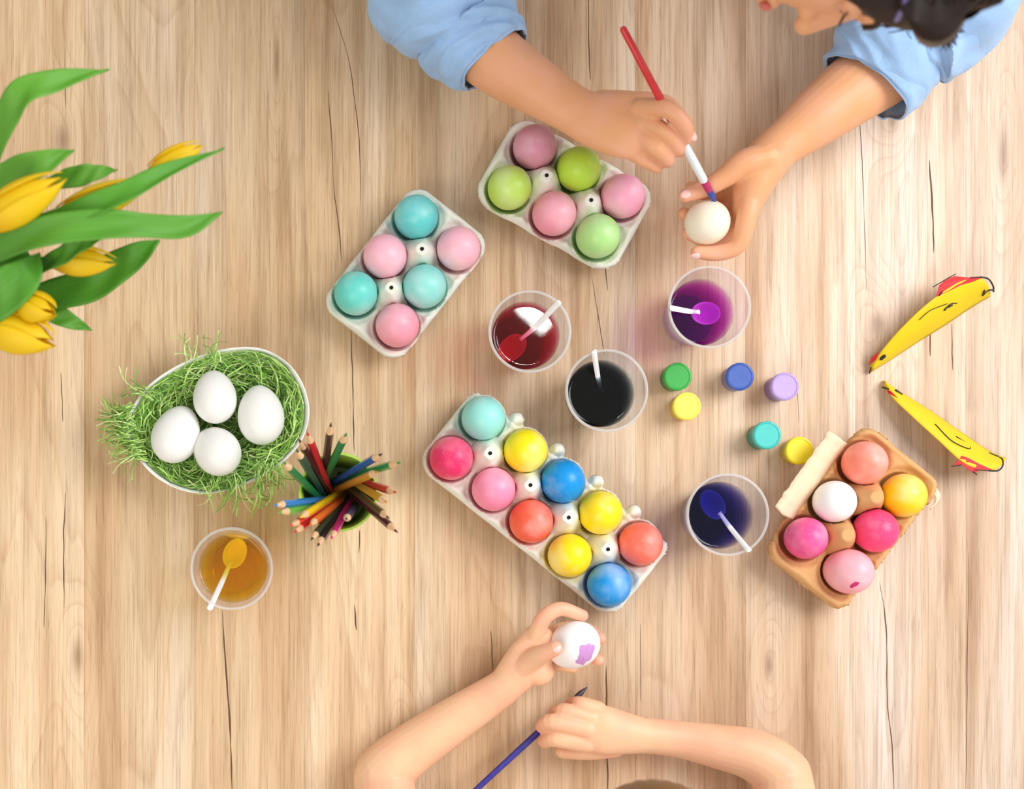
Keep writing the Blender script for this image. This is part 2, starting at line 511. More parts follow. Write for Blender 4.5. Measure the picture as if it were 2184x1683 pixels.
for pts, w in cr:
    s = spline([P(a, b, 0.0001) for a, b in pts], 26)
    for i, c in enumerate(s):
        t_ = i / 25.0
        ww = w * 0.00024 * (math.sin(math.pi * min(1, max(0.0, t_))) ** 0.4) * (0.6 + 0.7 * noise.noise(Vector((c[1] * 40, w, 0)))) + 0.00006
        jx = 0.0006 * noise.noise(Vector((c[1] * 60, w * 3, 1)))
        V += [(c[0] - ww + jx, c[1], 0.00025), (c[0] + ww + jx, c[1], 0.00025)]
    n = len(V) - 52
    F += [(n + 2 * i, n + 2 * i + 1, n + 2 * i + 3, n + 2 * i + 2) for i in range(25)]
tag(obj('grain_fissure', (V, F), M['crack'], table, False), 'thin dark splits running along the board grain', kind='stuff')
obj('apron', join(box(TX0 + .05, TX1 - .05, TY0 + .05, TY0 + .07, -.10, -.0245), box(TX0 + .05, TX1 - .05, TY1 - .07, TY1 - .05, -.10, -.0245),
                  box(TX0 + .05, TX0 + .07, TY0 + .07, TY1 - .07, -.10, -.0245), box(TX1 - .07, TX1 - .05, TY0 + .07, TY1 - .07, -.10, -.0245)), M['raw_wood'], table, False)
for lx in (TX0 + .10, TX1 - .10):
    for ly in (TY0 + .10, TY1 - .10):
        bev(obj('leg', box(lx - .03, lx + .03, ly - .03, ly + .03, -0.76, -0.0245), M['raw_wood'], table, False), .004)

# ------------------------------------------------------------------ eggs
def egg_prof(L=0.057, D=0.0435, n=26):
    pr = []
    for i in range(n + 1):
        th = math.pi * i / n
        z = -math.cos(th) * L / 2
        k = z / (L / 2)
        r = D / 2 * math.sin(th) * (1 + 0.11 * k - 0.03 * k * k)     # blunt end towards +z
        pr.append((max(r, 1e-5), z))
    return pr
egg_me = make_mesh('egg', *lathe(egg_prof(), 40)); egg_me.materials.append(M['shell'])
def egg(p, label, col, group=None, axis=(0, 0, 1), s=1.0, name='egg'):
    o = bpy.data.objects.new(name, egg_me); C.objects.link(o)
    o.location = tuple(p); o.rotation_euler = Vector(axis).to_track_quat('Z', 'Y').to_euler()
    o.scale = (s, s, s) if np.isscalar(s) else s
    o.color = col
    return tag(o, label, 'egg', group)

# ------------------------------------------------------------------ egg cartons: pressed pulp relief
def carton(center, ua, va, hu, hv, eggs, cols, mat, label, corner, post_sq=True, tabs=None, brown=False, hole=True):
    """center px; ua, va unit image directions; hu, hv half sizes in px at the rim height"""
    z0, zb = 0.034, 0.0026
    k = (HC - z0) / FPX
    c = P(center[0], center[1], z0)
    U = np.array([ua[0], -ua[1]]); U = U / np.linalg.norm(U)
    Vv = np.array([-U[1], U[0]])
    if np.dot(Vv, [va[0], -va[1]]) < 0: Vv = -Vv
    hu, hv, corner = hu * k, hv * k, corner * k
    E = []
    for e in eggs:
        w = P(e[0], e[1], 0.038)[:2] - c[:2]
        E.append((np.dot(w, U), np.dot(w, Vv)))
    E = np.array(E); h = 0.0012
    posts = []
    for i in range(len(eggs) // 2 - 1):
        q = (E[2 * i] + E[2 * i + 1] + E[2 * i + 2] + E[2 * i + 3]) / 4; posts.append(q)
    posts = np.array(posts)
    def sd(u, v):
        qx = np.abs(u) - (hu - corner); qy = np.abs(v) - (hv - corner)
        d = np.hypot(np.maximum(qx, 0), np.maximum(qy, 0)) + np.minimum(np.maximum(qx, qy), 0) - corner
        if tabs is not None:      # scalloped edge with small lugs on the +v side
            dc = np.min([np.hypot(u - a, v - b) for a, b in E], axis=0) - 0.0262
            inner = v - (hv - 0.0075)
            d = np.maximum(d, np.minimum(inner, dc))
            for tb in tabs:
                d = np.minimum(d, np.hypot(u - tb[0], v - tb[1] + .002) - 0.0082)
        if brown:
            d = d + 0.0003 * np.sin(u * 420 + v * 150) + 0.0003 * np.sin(u * 900 + 2) * np.sign(v)
        return d
    nu, nv = int(hu / h) + 4, int(hv / h) + 5
    uu, vv = np.meshgrid(np.arange(-nu, nu + 1) * h, np.arange(-nv, nv + 1) * h, indexing='ij')
    S = sd(uu, vv)
    gx = (sd(uu + 1e-4, vv) - S) / 1e-4; gy = (sd(uu, vv + 1e-4) - S) / 1e-4
    near = np.abs(S) < h * 0.72
    uu = np.where(near, uu - gx * S, uu); vv = np.where(near, vv - gy * S, vv)
    keep = (S < h * 0.72)
    S2 = sd(uu, vv)
    def height(u, v, s):
        z = np.full(u.shape, z0)
        # shallow ribs and dip between cells
        de = np.array([np.hypot(u - a, v - b) for a, b in E])
        d = de.min(axis=0)
        Rb = 0.0243
        z = z - 0.005 * np.exp(-((d - Rb - 0.001) / 0.004) ** 2)
        z = np.where(d < Rb, zb + (z0 - 0.005 - zb) * (d / Rb) ** 2.7, z)
        for a, b in posts:
            if post_sq:
                r = (np.abs(u - a) ** 3 + np.abs(v - b) ** 3) ** (1 / 3)
            else:
                r = np.hypot(u - a, v - b)
            top = 0.0565 if not brown else 0.060
            pz = top - np.maximum(0, r - 0.0056) * 2.1 if not brown else top - np.maximum(0, r - 0.006) ** 1.15 * 4.2
            z = np.where(d > Rb - 0.0015, np.maximum(z, pz), z)
            z = np.where((d <= Rb - 0.0015) & (d > 0.0215), np.maximum(z, np.minimum(pz, z0 + 0.006)), z)
        lip = np.clip((s + 0.0045) / 0.0045, 0, 1)
        z = z + 0.0012 * np.exp(-((s + 0.006) / 0.002) ** 2) - 0.007 * lip ** 2
        if brown: z = z + 0.0012 * np.sin(u * 70 + 1) * np.exp(s * 120) 
        return z
    Z = height(uu, vv, S2)
    idx = -np.ones(uu.shape, int); verts = []; 
    ii = np.argwhere(keep)
    for n_, (i, j) in enumerate(ii):
        idx[i, j] = n_
        xy = c[:2] + U * uu[i, j] + Vv * vv[i, j]
        verts.append((xy[0], xy[1], Z[i, j]))
    faces = []
    flip = (U[0] * Vv[1] - U[1] * Vv[0]) < 0
    for i in range(uu.shape[0] - 1):
        for j in range(uu.shape[1] - 1):
            q = (idx[i, j], idx[i + 1, j], idx[i + 1, j + 1], idx[i, j + 1])
            if min(q) >= 0: faces.append(q[::-1] if flip else q)
    root = thing('egg_carton', label, 'egg carton', (c[0], c[1], 0))
    o = obj('tray', (verts, faces), mat, root)
    ca = o.data.color_attributes.new('stain', 'FLOAT_COLOR', 'POINT')
    cols_n = np.array([cc[:3] for cc in cols])
    ul, vl = uu[keep], vv[keep]
    tot = np.ones((len(ul), 3))
    for (a, b), cc in zip(E, cols_n):
        d = np.hypot(ul - a, vl - b)
        nz = np.array([noise.noise(Vector((x * 120, y * 120, a * 50))) for x, y in zip(ul, vl)])
        w = np.clip(1 - (d - 0.020) / (0.0085 + 0.006 * nz), 0, 1) ** 1.3 * (0.62 if not brown else 0.25)
        tot = tot * (1 - w[:, None]) + np.clip(cc * 1.1, 0, 1) * w[:, None]
    buf = np.ones((len(ul), 4)); buf[:, :3] = tot
    ca.data.foreach_set('color', buf.ravel())
    solid(o, 0.0013)
    if hole:
        for a, b in posts:
            xy = c[:2] + U * a + Vv * b
            obj('vent_hole', lathe([(0.0013, 0.0), (0.0019, 0.0002), (0.0020, 0.0006), (0.0015, 0.0007), (0.0013, 0.0003)], 10, (xy[0], xy[1], 0.0564)), M['black'], o)  # shallow black dish, coloured in for the dark depth of a hole
    return root, c, U, Vv

def L(*c): return lin(*c)
TEAL, LTEAL, PINK, BABY, LIME, LGREEN = L(96, 206, 206), L(132, 220, 212), L(244, 158, 178), L(250, 186, 202), L(190, 224, 92), L(176, 226, 140)
HOT, CORAL, YEL, BLUE, MAUVE = L(236, 50, 108), L(246, 98, 70), L(246, 220, 10), L(0, 144, 220), L(216, 146, 170)

def egg_in(px, label, col, group, ax=(0, 0, 1), s=1.0):
    z = 0.0365
    return egg(P(px[0], px[1], z), label, col, group, ax, s)

# three eggs by two, middle left
eC = [(887, 464), (977, 531), (821, 548), (905, 612), (759, 627), (847, 695)]
cC = [TEAL, BABY, BABY, LTEAL, L(104, 212, 200), PINK]
carton((866, 581), (-.618, .786), (.786, .618), 168, 107, eC, cC, M['pulp'], 'white six-cell egg carton of aqua and pink eggs, left of the red dye cup', 42)
gC = 'dyed eggs in the aqua and pink carton'
lC = ['deep aqua egg in the top corner cell of the aqua and pink carton', 'pale pink egg at the right corner of the aqua and pink carton',
      'pale pink egg in the middle of the left row of the aqua and pink carton', 'light aqua egg in the middle of the right row of the aqua and pink carton',
      'aqua egg in the left corner cell of the aqua and pink carton', 'rose pink egg at the bottom corner of the aqua and pink carton']
for p, l, c_ in zip(eC, lC, cC): egg_in(p, l, c_, gC)

# three eggs by two, under the painting hand
eB = [(1140, 315), (1086, 402), (1233, 362), (1181, 457), (1327, 420), (1274, 505)]
cB = [MAUVE, LIME, L(186, 226, 70), PINK, L(244, 164, 192), LGREEN]
carton((1206, 412), (.874, .486), (.486, -.874), 172, 105, eB, cB, M['pulp'], 'white six-cell egg carton of green and pink eggs, partly under the painting hand', 44)
gB = 'dyed eggs in the green and pink carton'
lB = ['shaded mauve egg in the top corner cell beside the forearm', 'lime green egg in the left corner cell of the carton under the hand',
      'bright lime egg touching the shadow of the painting hand', 'candy pink egg in the middle of the lower row of the green and pink carton',
      'pink egg in the right corner cell nearest the paintbrush', 'pale mint green egg in the bottom corner of the green and pink carton']
for p, l, c_ in zip(eB, lB, cB): egg_in(p, l, c_, gB)

# five eggs by two
eA = [(1030, 893), (962, 978), (1120, 962), (1052, 1044), (1200, 1027), (1132, 1112), (1280, 1094), (1214, 1185), (1365, 1160), (1298, 1247)]
cA = [L(150, 224, 216), HOT, L(250, 228, 10), L(248, 142, 176), BLUE, CORAL, L(252, 222, 20), L(250, 220, 10), L(250, 116, 96), L(0, 148, 226)]
tabpx = [(1105, 892), (1193, 957), (1277, 1026), (1357, 1090)]
ca_, cb_ = np.array((.782, .623)), np.array((.623, -.782))
kk = (HC - .034) / FPX
tabs = [(np.dot(np.array(t) - (1165, 1071), ca_) * kk, np.dot(np.array(t) - (1165, 1071), cb_) * kk) for t in tabpx]
carton((1165, 1071), (.782, .623), (.623, -.782), 271, 111, eA, cA, M['pulp'], 'long white ten-cell egg carton of mixed bright eggs in the middle of the table', 46, tabs=tabs)
gA = 'dyed eggs in the ten-cell carton'
lA = ['very pale aqua egg at the top end of the ten-cell carton', 'deep pink egg at the left end of the ten-cell carton', 'yellow egg second in the upper row, next to the pale aqua egg',
      'light pink egg second in the lower row of the ten-cell carton', 'blue egg in the middle of the upper row between two yellow eggs', 'coral orange egg in the middle of the lower row of the ten-cell carton',
      'yellow egg in the upper row between the blue and the coral egg', 'yellow egg fourth in the lower row, beside the bottom blue egg', 'coral egg at the right end of the ten-cell carton',
      'bright blue egg at the bottom end of the ten-cell carton nearest the child']
for p, l, c_ in zip(eA, lA, cA): egg_in(p, l, c_, gA)

# brown carton
eD = [(1842, 988), (1925, 1057), (1778, 1070), (1865, 1132), (1717, 1148), (1807, 1218)]
cD = [L(252, 140, 118), L(250, 212, 16), L(244, 246, 246), L(244, 70, 124), L(240, 84, 150), L(250, 168, 180)]
rD, cc, Ud, Vd = carton((1822, 1106), (-.618, .786), (.786, .618), 178, 108, eD, cD, M['kraft'], 'brown pulp egg carton with torn flap, right of the dark blue dye cup', 34, False, brown=True, hole=False)
gD = 'dyed eggs in the brown carton'
lD = ['salmon pink egg at the top corner of the brown carton', 'golden yellow egg at the right corner of the brown carton', 'plain white egg in the brown carton beside the torn flap',
      'hot pink egg in the middle of the right row of the brown carton', 'mottled magenta egg in the left corner of the brown carton', 'pale pink egg with a magenta smudge at the bottom of the brown carton']
for i, (p, l, c_) in enumerate(zip(eD, lD, cD)):
    egg_smudge = egg_in(p, l, c_, gD, (0, 0, 1) if i != 5 else (0.32, -0.1, 1), 1.0 if i not in (2, 4, 5) else (0.96 if i < 5 else 1.03))
def ribbon_grid(rows, mat, name, parent, th=0.0012, stain=True):
    V = [v for r in rows for v in r]; n = len(rows[0]); F = []
    for i in range(len(rows) - 1):
        for j in range(n - 1): F.append((i * n + j, i * n + j + 1, (i + 1) * n + j + 1, (i + 1) * n + j))
    o = obj(name, (V, F), mat, parent)
    if stain:
        ca = o.data.color_attributes.new('stain', 'FLOAT_COLOR', 'POINT')
        ca.data.foreach_set('color', np.ones(len(V) * 4))
    return solid(o, th, 0)
A0, A1 = P(1791, 934, .042), P(1668, 1098, .042)
B0, B1 = P(1772, 922, .046), P(1656, 1084, .046)
D0, D1 = P(1806, 946, .030), P(1690, 1108, .030)
rows = []
for i in range(40):
    t_ = i / 39; j = 0.0012 * noise.noise(Vector((t_ * 14, 0, 0)))
    a = A0 * (1 - t_) + A1 * t_; b = B0 * (1 - t_) + B1 * t_; d = D0 * (1 - t_) + D1 * t_
    out = b - a; out /= np.linalg.norm(out)
    rows.append([b + out * (0.003 + 2 * j), b * .5 + a * .5 + (0, 0, 0.001 + j), a + (0, 0, j), a * .5 + d * .5 + (0, 0, -.001), d])
M['kraft_pale'] = pulp_mat('pale_pulp_flap', lin(248, 222, 188))
ribbon_grid(rows, M['kraft_pale'], 'lid_flap', rD)
rows = []
for i in range(10):                                           # small closing lug on the right edge
    t_ = i / 9
    q = P(1992 + 14 * math.sin(math.pi * t_), 1036 + 44 * t_, .026)
    rows.append([q, q - np.array([0.006, 0.0035, -0.004])])
ribbon_grid(rows, M['kraft_pale'], 'closing_lug', rD)
# ------------------------------------------------------------------ dish of paper grass with four eggs
dish_px = [(268, 905), (285, 865), (318, 822), (370, 785), (430, 758), (500, 742), (560, 745), (610, 772), (642, 812), (658, 862), (656, 905),
           (640, 945), (610, 980), (565, 1012), (505, 1040), (440, 1053), (380, 1043), (330, 1015), (296, 978), (275, 940)]
dc = np.array([468.0, 898.0])
def closed_spline(pts, n):
    p = np.array(pts, float); m = len(p); out = []
    for t in np.linspace(0, m, n, endpoint=False):
        i = int(t); u = t - i
        a, b, c, d = p[(i - 1) % m], p[i % m], p[(i + 1) % m], p[(i + 2) % m]
        out.append(0.5 * (2 * b + (c - a) * u + (2 * a - 5 * b + 4 * c - d) * u * u + (3 * b - a - 3 * c + d) * u ** 3))
    return np.array(out)
rim = closed_spline(dish_px, 96)
rimw = np.array([P(a, b, .045) for a, b in rim]); rc = P(dc[0], dc[1], .045)
def dish_ring(s, z, d=0.0):
    o = []
    for r in rimw:
        v = (r - rc)[:2]; n_ = np.linalg.norm(v)
        v = v * s + v / n_ * d
        o.append((rc[0] + v[0], rc[1] + v[1], z))
    return o
prof = [(0.02, .0012), (0.5, .0010), (0.60, .0014), (0.74, .010), (0.90, .027), (0.985, .043), (1.0, .045), (1.003, .0462), (0.995, .0466), (0.978, .0455), (0.955, .042), (0.86, .027), (0.70, .012), (0.55, .0055), (0.02, .005)]
V, F = [], []
for s, z in prof: V += dish_ring(s, z)
n = 96
for i in range(len(prof) - 1):
    for k in range(n): F.append((i * n + k, i * n + (k + 1) % n, (i + 1) * n + (k + 1) % n, (i + 1) * n + k))
F.append(tuple(range(n))[::-1]); F.append(tuple((len(prof) - 1) * n + k for k in range(n)))
F = [f[::-1] for f in F]
dish = obj('egg_shaped_dish', (V, F), M['bowl'])
tag(dish, 'white egg-shaped dish holding shredded green paper and four white eggs', 'dish')
M['grass'] = objcol_mat('shredded_green_paper', 0.6)
def dish_factor(x, y):
    v = np.array([x - rc[0], y - rc[1]]); a = math.atan2(v[1], v[0])
    i = int(np.argmin(np.abs(np.angle(np.exp(1j * (rim_ang - a))))))
    return np.linalg.norm(v) / rim_len[i]
rim_ang = np.arctan2(rimw[:, 1] - rc[1], rimw[:, 0] - rc[0]); rim_len = np.linalg.norm((rimw - rc)[:, :2], axis=1)
rg = random.Random(3)
def strand(pts, w, th=0.0003):
    s = spline(pts, 9); V, F = [], []
    T = np.gradient(s, axis=0); tw = rg.uniform(-1.2, 1.2)
    for i, c in enumerate(s):
        t = T[i] / (np.linalg.norm(T[i]) + 1e-9)
        sd_ = np.cross(t, (0, 0, 1)); sd_ /= np.linalg.norm(sd_) + 1e-9
        up_ = np.cross(sd_, t); a = tw * (i / 8.0) + tw
        d = sd_ * math.cos(a) + up_ * math.sin(a)
        V += [c - d * w, c + d * w]
    for i in range(8): F.append((2 * i, 2 * i + 1, 2 * i + 3, 2 * i + 2))
    return V, F
egg_w = [P(376, 925, .05), P(458, 846, .05), P(556, 885, .05), P(462, 961, .05)]
GV = {0: ([], []), 1: ([], []), 2: ([], [])}
def add_g(k, vf):
    V, F = GV[k]; n0 = len(V); V.extend([tuple(v) for v in vf[0]]); F.extend([tuple(i + n0 for i in f) for f in vf[1]])
for q in range(2500):
    a = rg.uniform(-math.pi, math.pi); i = int(rg.random() * 96)
    rr = math.sqrt(rg.random()) * 0.94
    x0, y0 = (rc + (rimw[i] - rc) * rr)[:2]
    tang = math.atan2(rimw[(i + 1) % 96][1] - rimw[i][1], rimw[(i + 1) % 96][0] - rimw[i][0])
    dirn = tang + rg.gauss(0, 0.6 if rr > 0.5 else 1.4)
    ln = rg.uniform(0.015, 0.05); bend = rg.uniform(-1.0, 1.0); pts = []
    zb_ = 0.010 + 0.034 * rr ** 2 * rg.uniform(.55, 1.0) + rg.uniform(0, 0.014)
    for s_ in np.linspace(-.5, .5, 4):
        th_ = dirn + bend * s_
        x = x0 + math.cos(th_) * ln * s_; y = y0 + math.sin(th_) * ln * s_
        f = dish_factor(x, y)
        if f > 0.94:
            x = rc[0] + (x - rc[0]) * .94 / f; y = rc[1] + (y - rc[1]) * .94 / f; f = 0.94
        z = zb_ + rg.uniform(-.003, .003)
        zmin = 0.007 if f < .55 else (0.007 + (f - .55) * 0.098)
        pts.append((x, y, max(z, zmin)))
    add_g(rg.choice((0, 0, 1, 1, 2)), strand(pts, rg.uniform(.00045, .0008)))
# strands spilling over the edge: left side and bottom
for (cx, cy, n_, sp, dirs) in [(262, 900, 120, 34, (2.3, 4.0)), (285, 960, 70, 28, (2.6, 4.2)), (480, 1040, 60, 44, (4.1, 5.4)), (575, 1010, 60, 34, (4.3, 5.6)), (560, 1050, 22, 22, (4.4, 5.2)), (430, 752, 30, 40, (1.2, 2.8)), (300, 835, 26, 24, (2.2, 3.3))]:
    for q in range(n_):
        dx = rg.uniform(-sp, sp)
        px0, py0 = cx + dx * (0.35 if cx < 300 else 1), cy + rg.uniform(-sp, sp) * (1 if cx < 300 else .4)
        th_ = rg.uniform(*dirs); ln = rg.uniform(12, 46); b_ = rg.uniform(-.7, .7)
        p0 = P(px0 - math.cos(th_) * ln * .6, py0 + math.sin(th_) * ln * .6, .05 + rg.uniform(-.006, .004))
        p1 = P(px0, py0, .053 + rg.uniform(-.002, .008))
        p2 = P(px0 + math.cos(th_ + b_) * ln * .7, py0 - math.sin(th_ + b_) * ln * .7, .045 + rg.uniform(-.012, .008))
        p3 = P(px0 + math.cos(th_ + 1.6 * b_) * ln * 1.3, py0 - math.sin(th_ + 1.6 * b_) * ln * 1.3, rg.uniform(.012, .045))
        add_g(rg.choice((0, 1, 1, 2)), strand([p0, p1, p2, p3], rg.uniform(.0004, .0007)))
gr_root = thing('paper_grass', 'shredded light green paper grass filling the egg-shaped dish', 'paper grass', (rc[0], rc[1], .006))
for k, c_ in enumerate([L(120, 172, 62), L(172, 214, 104), L(212, 234, 156)]):
    o = obj('shredded_paper', GV[k], M['grass'], gr_root, False, color=c_); o['kind'] = 'stuff'
gr_root['kind'] = 'stuff'
WH = L(236, 235, 231)
g4 = 'white eggs in the dish of paper grass'
egg(P(376, 926, .047), 'large white egg leftmost of the four in the grass dish', WH, g4, (-.30, -.80, .25), (1.09, 1.09, 1.06))
egg(P(458, 846, .050), 'white egg at the top of the four in the grass dish', WH, g4, (.10, -.88, .35), (1.0, 1.0, .98))
egg(P(556, 885, .049), 'white egg rightmost of the four in the grass dish', WH, g4, (.10, -.95, .15), (1.07, 1.07, 1.06))
egg(P(462, 961, .050), 'white egg at the bottom of the four in the grass dish', WH, g4, (.45, -.55, .75), (1.05, 1.05, 1.04))

# ------------------------------------------------------------------ dye cups and spoons
def dye_cup(px, lvl, T, label, liq_label, sp, zbowl, splabel, rbowl=0.0125):
    HCUP, RT, RB = .085, .0385, .0265
    c = P(px[0], px[1], HCUP); c = np.array([c[0], c[1], 0])
    root = thing('dye_cup', label, 'cup', c, 'clear plastic cups of egg dye')
    rz = lambda z: RB + (RT - RB) * z / HCUP
    t_ = .0006
    prof = [(RB - .0009, .0), (RB, .0015), (rz(.05), .05), (RT, HCUP - .001), (RT - t_, HCUP - .001), (rz(.05) - t_, .05), (RB - t_, .0025), (RB - .0009, .0016)]
    obj('cup_base', lathe([(1e-5, .0001), (RB - .001, .0001), (RB - .001, .0015), (1e-5, .0015)], 48, c), M['cupbase'], root)
    cw = obj('cup_wall', lathe(prof, 72, c, close=True), M['cup'], root)
    rp = [(RT + .0014 * math.cos(a) + .0006, HCUP + .0014 * math.sin(a)) for a in np.linspace(0, 2 * math.pi, 12, endpoint=False)]
    obj('rim', lathe(rp, 72, c, close=True), M['cuprim'], cw)
    lp = [(1e-5, .0018), (RB - .0034, .0018), (rz(.004) - t_ - .0003, .004), (rz(lvl + .0015) - t_ - .0003, lvl + .0018), (rz(lvl) - .0013, lvl + .0011), (rz(lvl) - .0024, lvl + .0005), (rz(lvl) - .0036, lvl + .0001), (rz(lvl) - .0052, lvl), (rz(lvl) - .0062, lvl), (rz(lvl) - .009, lvl), (.004, lvl), (1e-5, lvl)]
    lq = obj('liquid', lathe(lp, 72, c), liquid_mat('dye_' + liq_label, T), root)
    lq['label'] = liq_label + ' egg dye'
    # spoon
    e = P(sp[0][0], sp[0][1], HCUP + .004); m = P(sp[1][0], sp[1][1], lvl); b = P(sp[2][0], sp[2][1], zbowl)
    s = thing('plastic_spoon', splabel, 'spoon', (b[0], b[1], b[2]), 'white plastic spoons in the dye cups')
    d = b - e; d /= np.linalg.norm(d)
    neck = b - d * rbowl * 1.3
    obj('handle', tube([e, m, neck + (0, 0, .001), neck + d * .002], [(.0029, .0012), (.0026, .0012), (.0020, .0011), (.003, .001)], 10, 22), M['spoon'], s)
    hd = np.array([d[0], d[1], 0]); hd /= np.linalg.norm(hd)
    ax = np.array([hd[0], hd[1], -.25]); ax /= np.linalg.norm(ax)
    sidev = np.cross(ax, (0, 0, 1)); sidev /= np.linalg.norm(sidev); upv = np.cross(sidev, ax)
    V, F = [], []
    R1, N1 = 8, 28
    for i in range(R1 + 1):
        r = max(.02, i / R1)
        for k in range(N1):
            a = 2 * math.pi * k / N1
            q = ax * math.cos(a) * r * rbowl * 1.3 + sidev * math.sin(a) * r * rbowl * .92 + upv * (-(1 - r * r) * .0045)
            V.append(b + q)
    for i in range(R1):
        for k in range(N1):
            F.append((i * N1 + k, i * N1 + (k + 1) % N1, (i + 1) * N1 + (k + 1) % N1, (i + 1) * N1 + k))
    F.append(tuple(range(N1))[::-1])
    solid(obj('spoon_bowl', (V, F), M['spoon'], s), .0009, 0)
    return root
dye_cup((1130, 707), .056, (.42, .003, .014), 'clear plastic cup of dark red dye with a white reflection', 'dark red', [(1192, 645), (1142, 697), (1092, 742)], .036, 'white plastic spoon leaning in the cup of dark red dye')
dye_cup((1294, 833), .054, (.0005, .0012, .002), 'clear plastic cup of black dye in the middle of the table', 'black', [(1267, 750), (1275, 802), (1287, 856)], .022, 'white plastic spoon standing in the cup of black dye')
dye_cup((1513, 655), .052, (.34, .006, .40), 'clear plastic cup of purple dye below the painted egg', 'purple', [(1431, 657), (1470, 664), (1506, 668)], .040, 'white plastic spoon lying in the cup of purple dye')
dye_cup((1552, 1098), .054, (.015, .012, .24), 'clear plastic cup of dark blue dye beside the brown carton', 'dark blue', [(1597, 1174), (1558, 1126), (1520, 1076)], .036, 'white plastic spoon leaning in the cup of dark blue dye')
dye_cup((494, 1213), .060, (1.0, .66, .015), 'clear plastic cup of orange dye below the grass dish', 'orange', [(447, 1298), (474, 1240), (501, 1180)], .030, 'white plastic spoon leaning in the cup of orange dye')

# ------------------------------------------------------------------ paint pots
def paint_pot(px, top, side, label, h=.026):
    c = P(px[0], px[1], h); c = np.array([c[0], c[1], 0])
    root = thing('paint_pot', label, 'paint pot', c, 'small round paint pots')
    obj('pot_body', lathe([(1e-5, 0), (.0118, 0), (.0126, .001), (.0132, h - .008), (.0128, h - .0078), (1e-5, h - .0078)], 40, c), M['pot'], root, color=side)
    obj('lid', lathe([(1e-5, h - .0076), (.0136, h - .0076), (.0141, h - .0068), (.0141, h - .001), (.0134, h), (.0122, h + .0002), (.0116, h - .0006), (1e-5, h - .0007)], 40, c), M['pot'], root, color=top)
paint_pot((1446, 803), L(44, 168, 60), L(30, 130, 60), 'small green paint pot right of the black dye cup')
paint_pot((1466, 866), L(252, 236, 84), L(226, 200, 60), 'small pale yellow paint pot just below the green pot')
paint_pot((1579, 803), L(44, 84, 172), L(120, 120, 176), 'small royal blue paint pot between the green and lilac pots')
paint_pot((1675, 824), L(184, 156, 220), L(140, 106, 178), 'small lilac paint pot rightmost of the upper pots', .031)
paint_pot((1637, 928), L(60, 194, 186), L(20, 150, 130), 'small turquoise paint pot beside a deep yellow pot', .031)
paint_pot((1706, 961), L(250, 226, 10), L(214, 184, 20), 'small deep yellow paint pot next to the brown carton')

# ------------------------------------------------------------------ pencil beaker
PC = P(722, 1050, .09); PC[2] = 0
bk = thing('pencil_beaker', 'lime green beaker crammed with coloured pencils', 'pencil cup', PC)
obj('beaker_wall', lathe([(1e-5, 0), (.028, 0), (.030, .002), (.0375, .09), (.0385, .0915), (.0362, .0915), (.0350, .088), (.0285, .004), (1e-5, .003)], 56, PC), M['lime'], bk)
pen = [((604, 985), (680, 1062), L(10, 130, 62), 'mid green'), ((632, 958), (692, 1062), L(8, 84, 62), 'dark teal green'), ((637, 936), (708, 1062), L(72, 30, 26), 'dark brown, second from the red one'),
       ((655, 922), (706, 1056), L(206, 26, 40), 'crimson red'), ((706, 902), (692, 1010), L(74, 26, 24), 'maroon brown, pointing straight up'), ((739, 924), (700, 1005), L(44, 130, 56), 'leaf green, right of the maroon one'),
       ((815, 968), (705, 1032), L(16, 92, 172), 'blue with a black tip'), ((855, 986), (712, 1026), L(40, 150, 66), 'green with a red and yellow end'), ((806, 1006), (722, 1042), L(212, 146, 30), 'ochre, lying towards the right'),
       ((846, 1051), (775, 1022), L(208, 56, 36), 'vermilion, pointing right'), ((826, 1072), (765, 1034), L(212, 162, 36), 'mustard yellow, pointing right'), ((830, 1106), (752, 1044), L(96, 80, 40), 'olive brown'),
       ((848, 1136), (745, 1045), L(84, 14, 30), 'deep maroon, lowest on the right'), ((738, 1108), (775, 1068), L(70, 60, 100), 'dusky violet'), ((706, 1150), (752, 1062), L(224, 24, 130), 'bright magenta'),
       ((677, 1165), (738, 1070), L(36, 16, 30), 'near black with a blue lead'), ((663, 1152), (726, 1078), L(40, 66, 34), 'bottle green'), ((660, 1121), (738, 1060), L(240, 110, 24), 'orange'),
       ((627, 1136), (722, 1074), L(208, 24, 40), 'scarlet, pointing lower left'), ((640, 1104), (728, 1048), L(250, 208, 0), 'bright yellow'), ((618, 1122), (712, 1072), L(226, 70, 50), 'tomato red'),
       ((584, 1078), (690, 1066), L(44, 132, 206), 'sky blue, pointing left'), ((594, 1093), (695, 1080), L(104, 182, 60), 'light green below the sky blue one')]
pc_px = np.array([722.0 + 0, 1050.0])
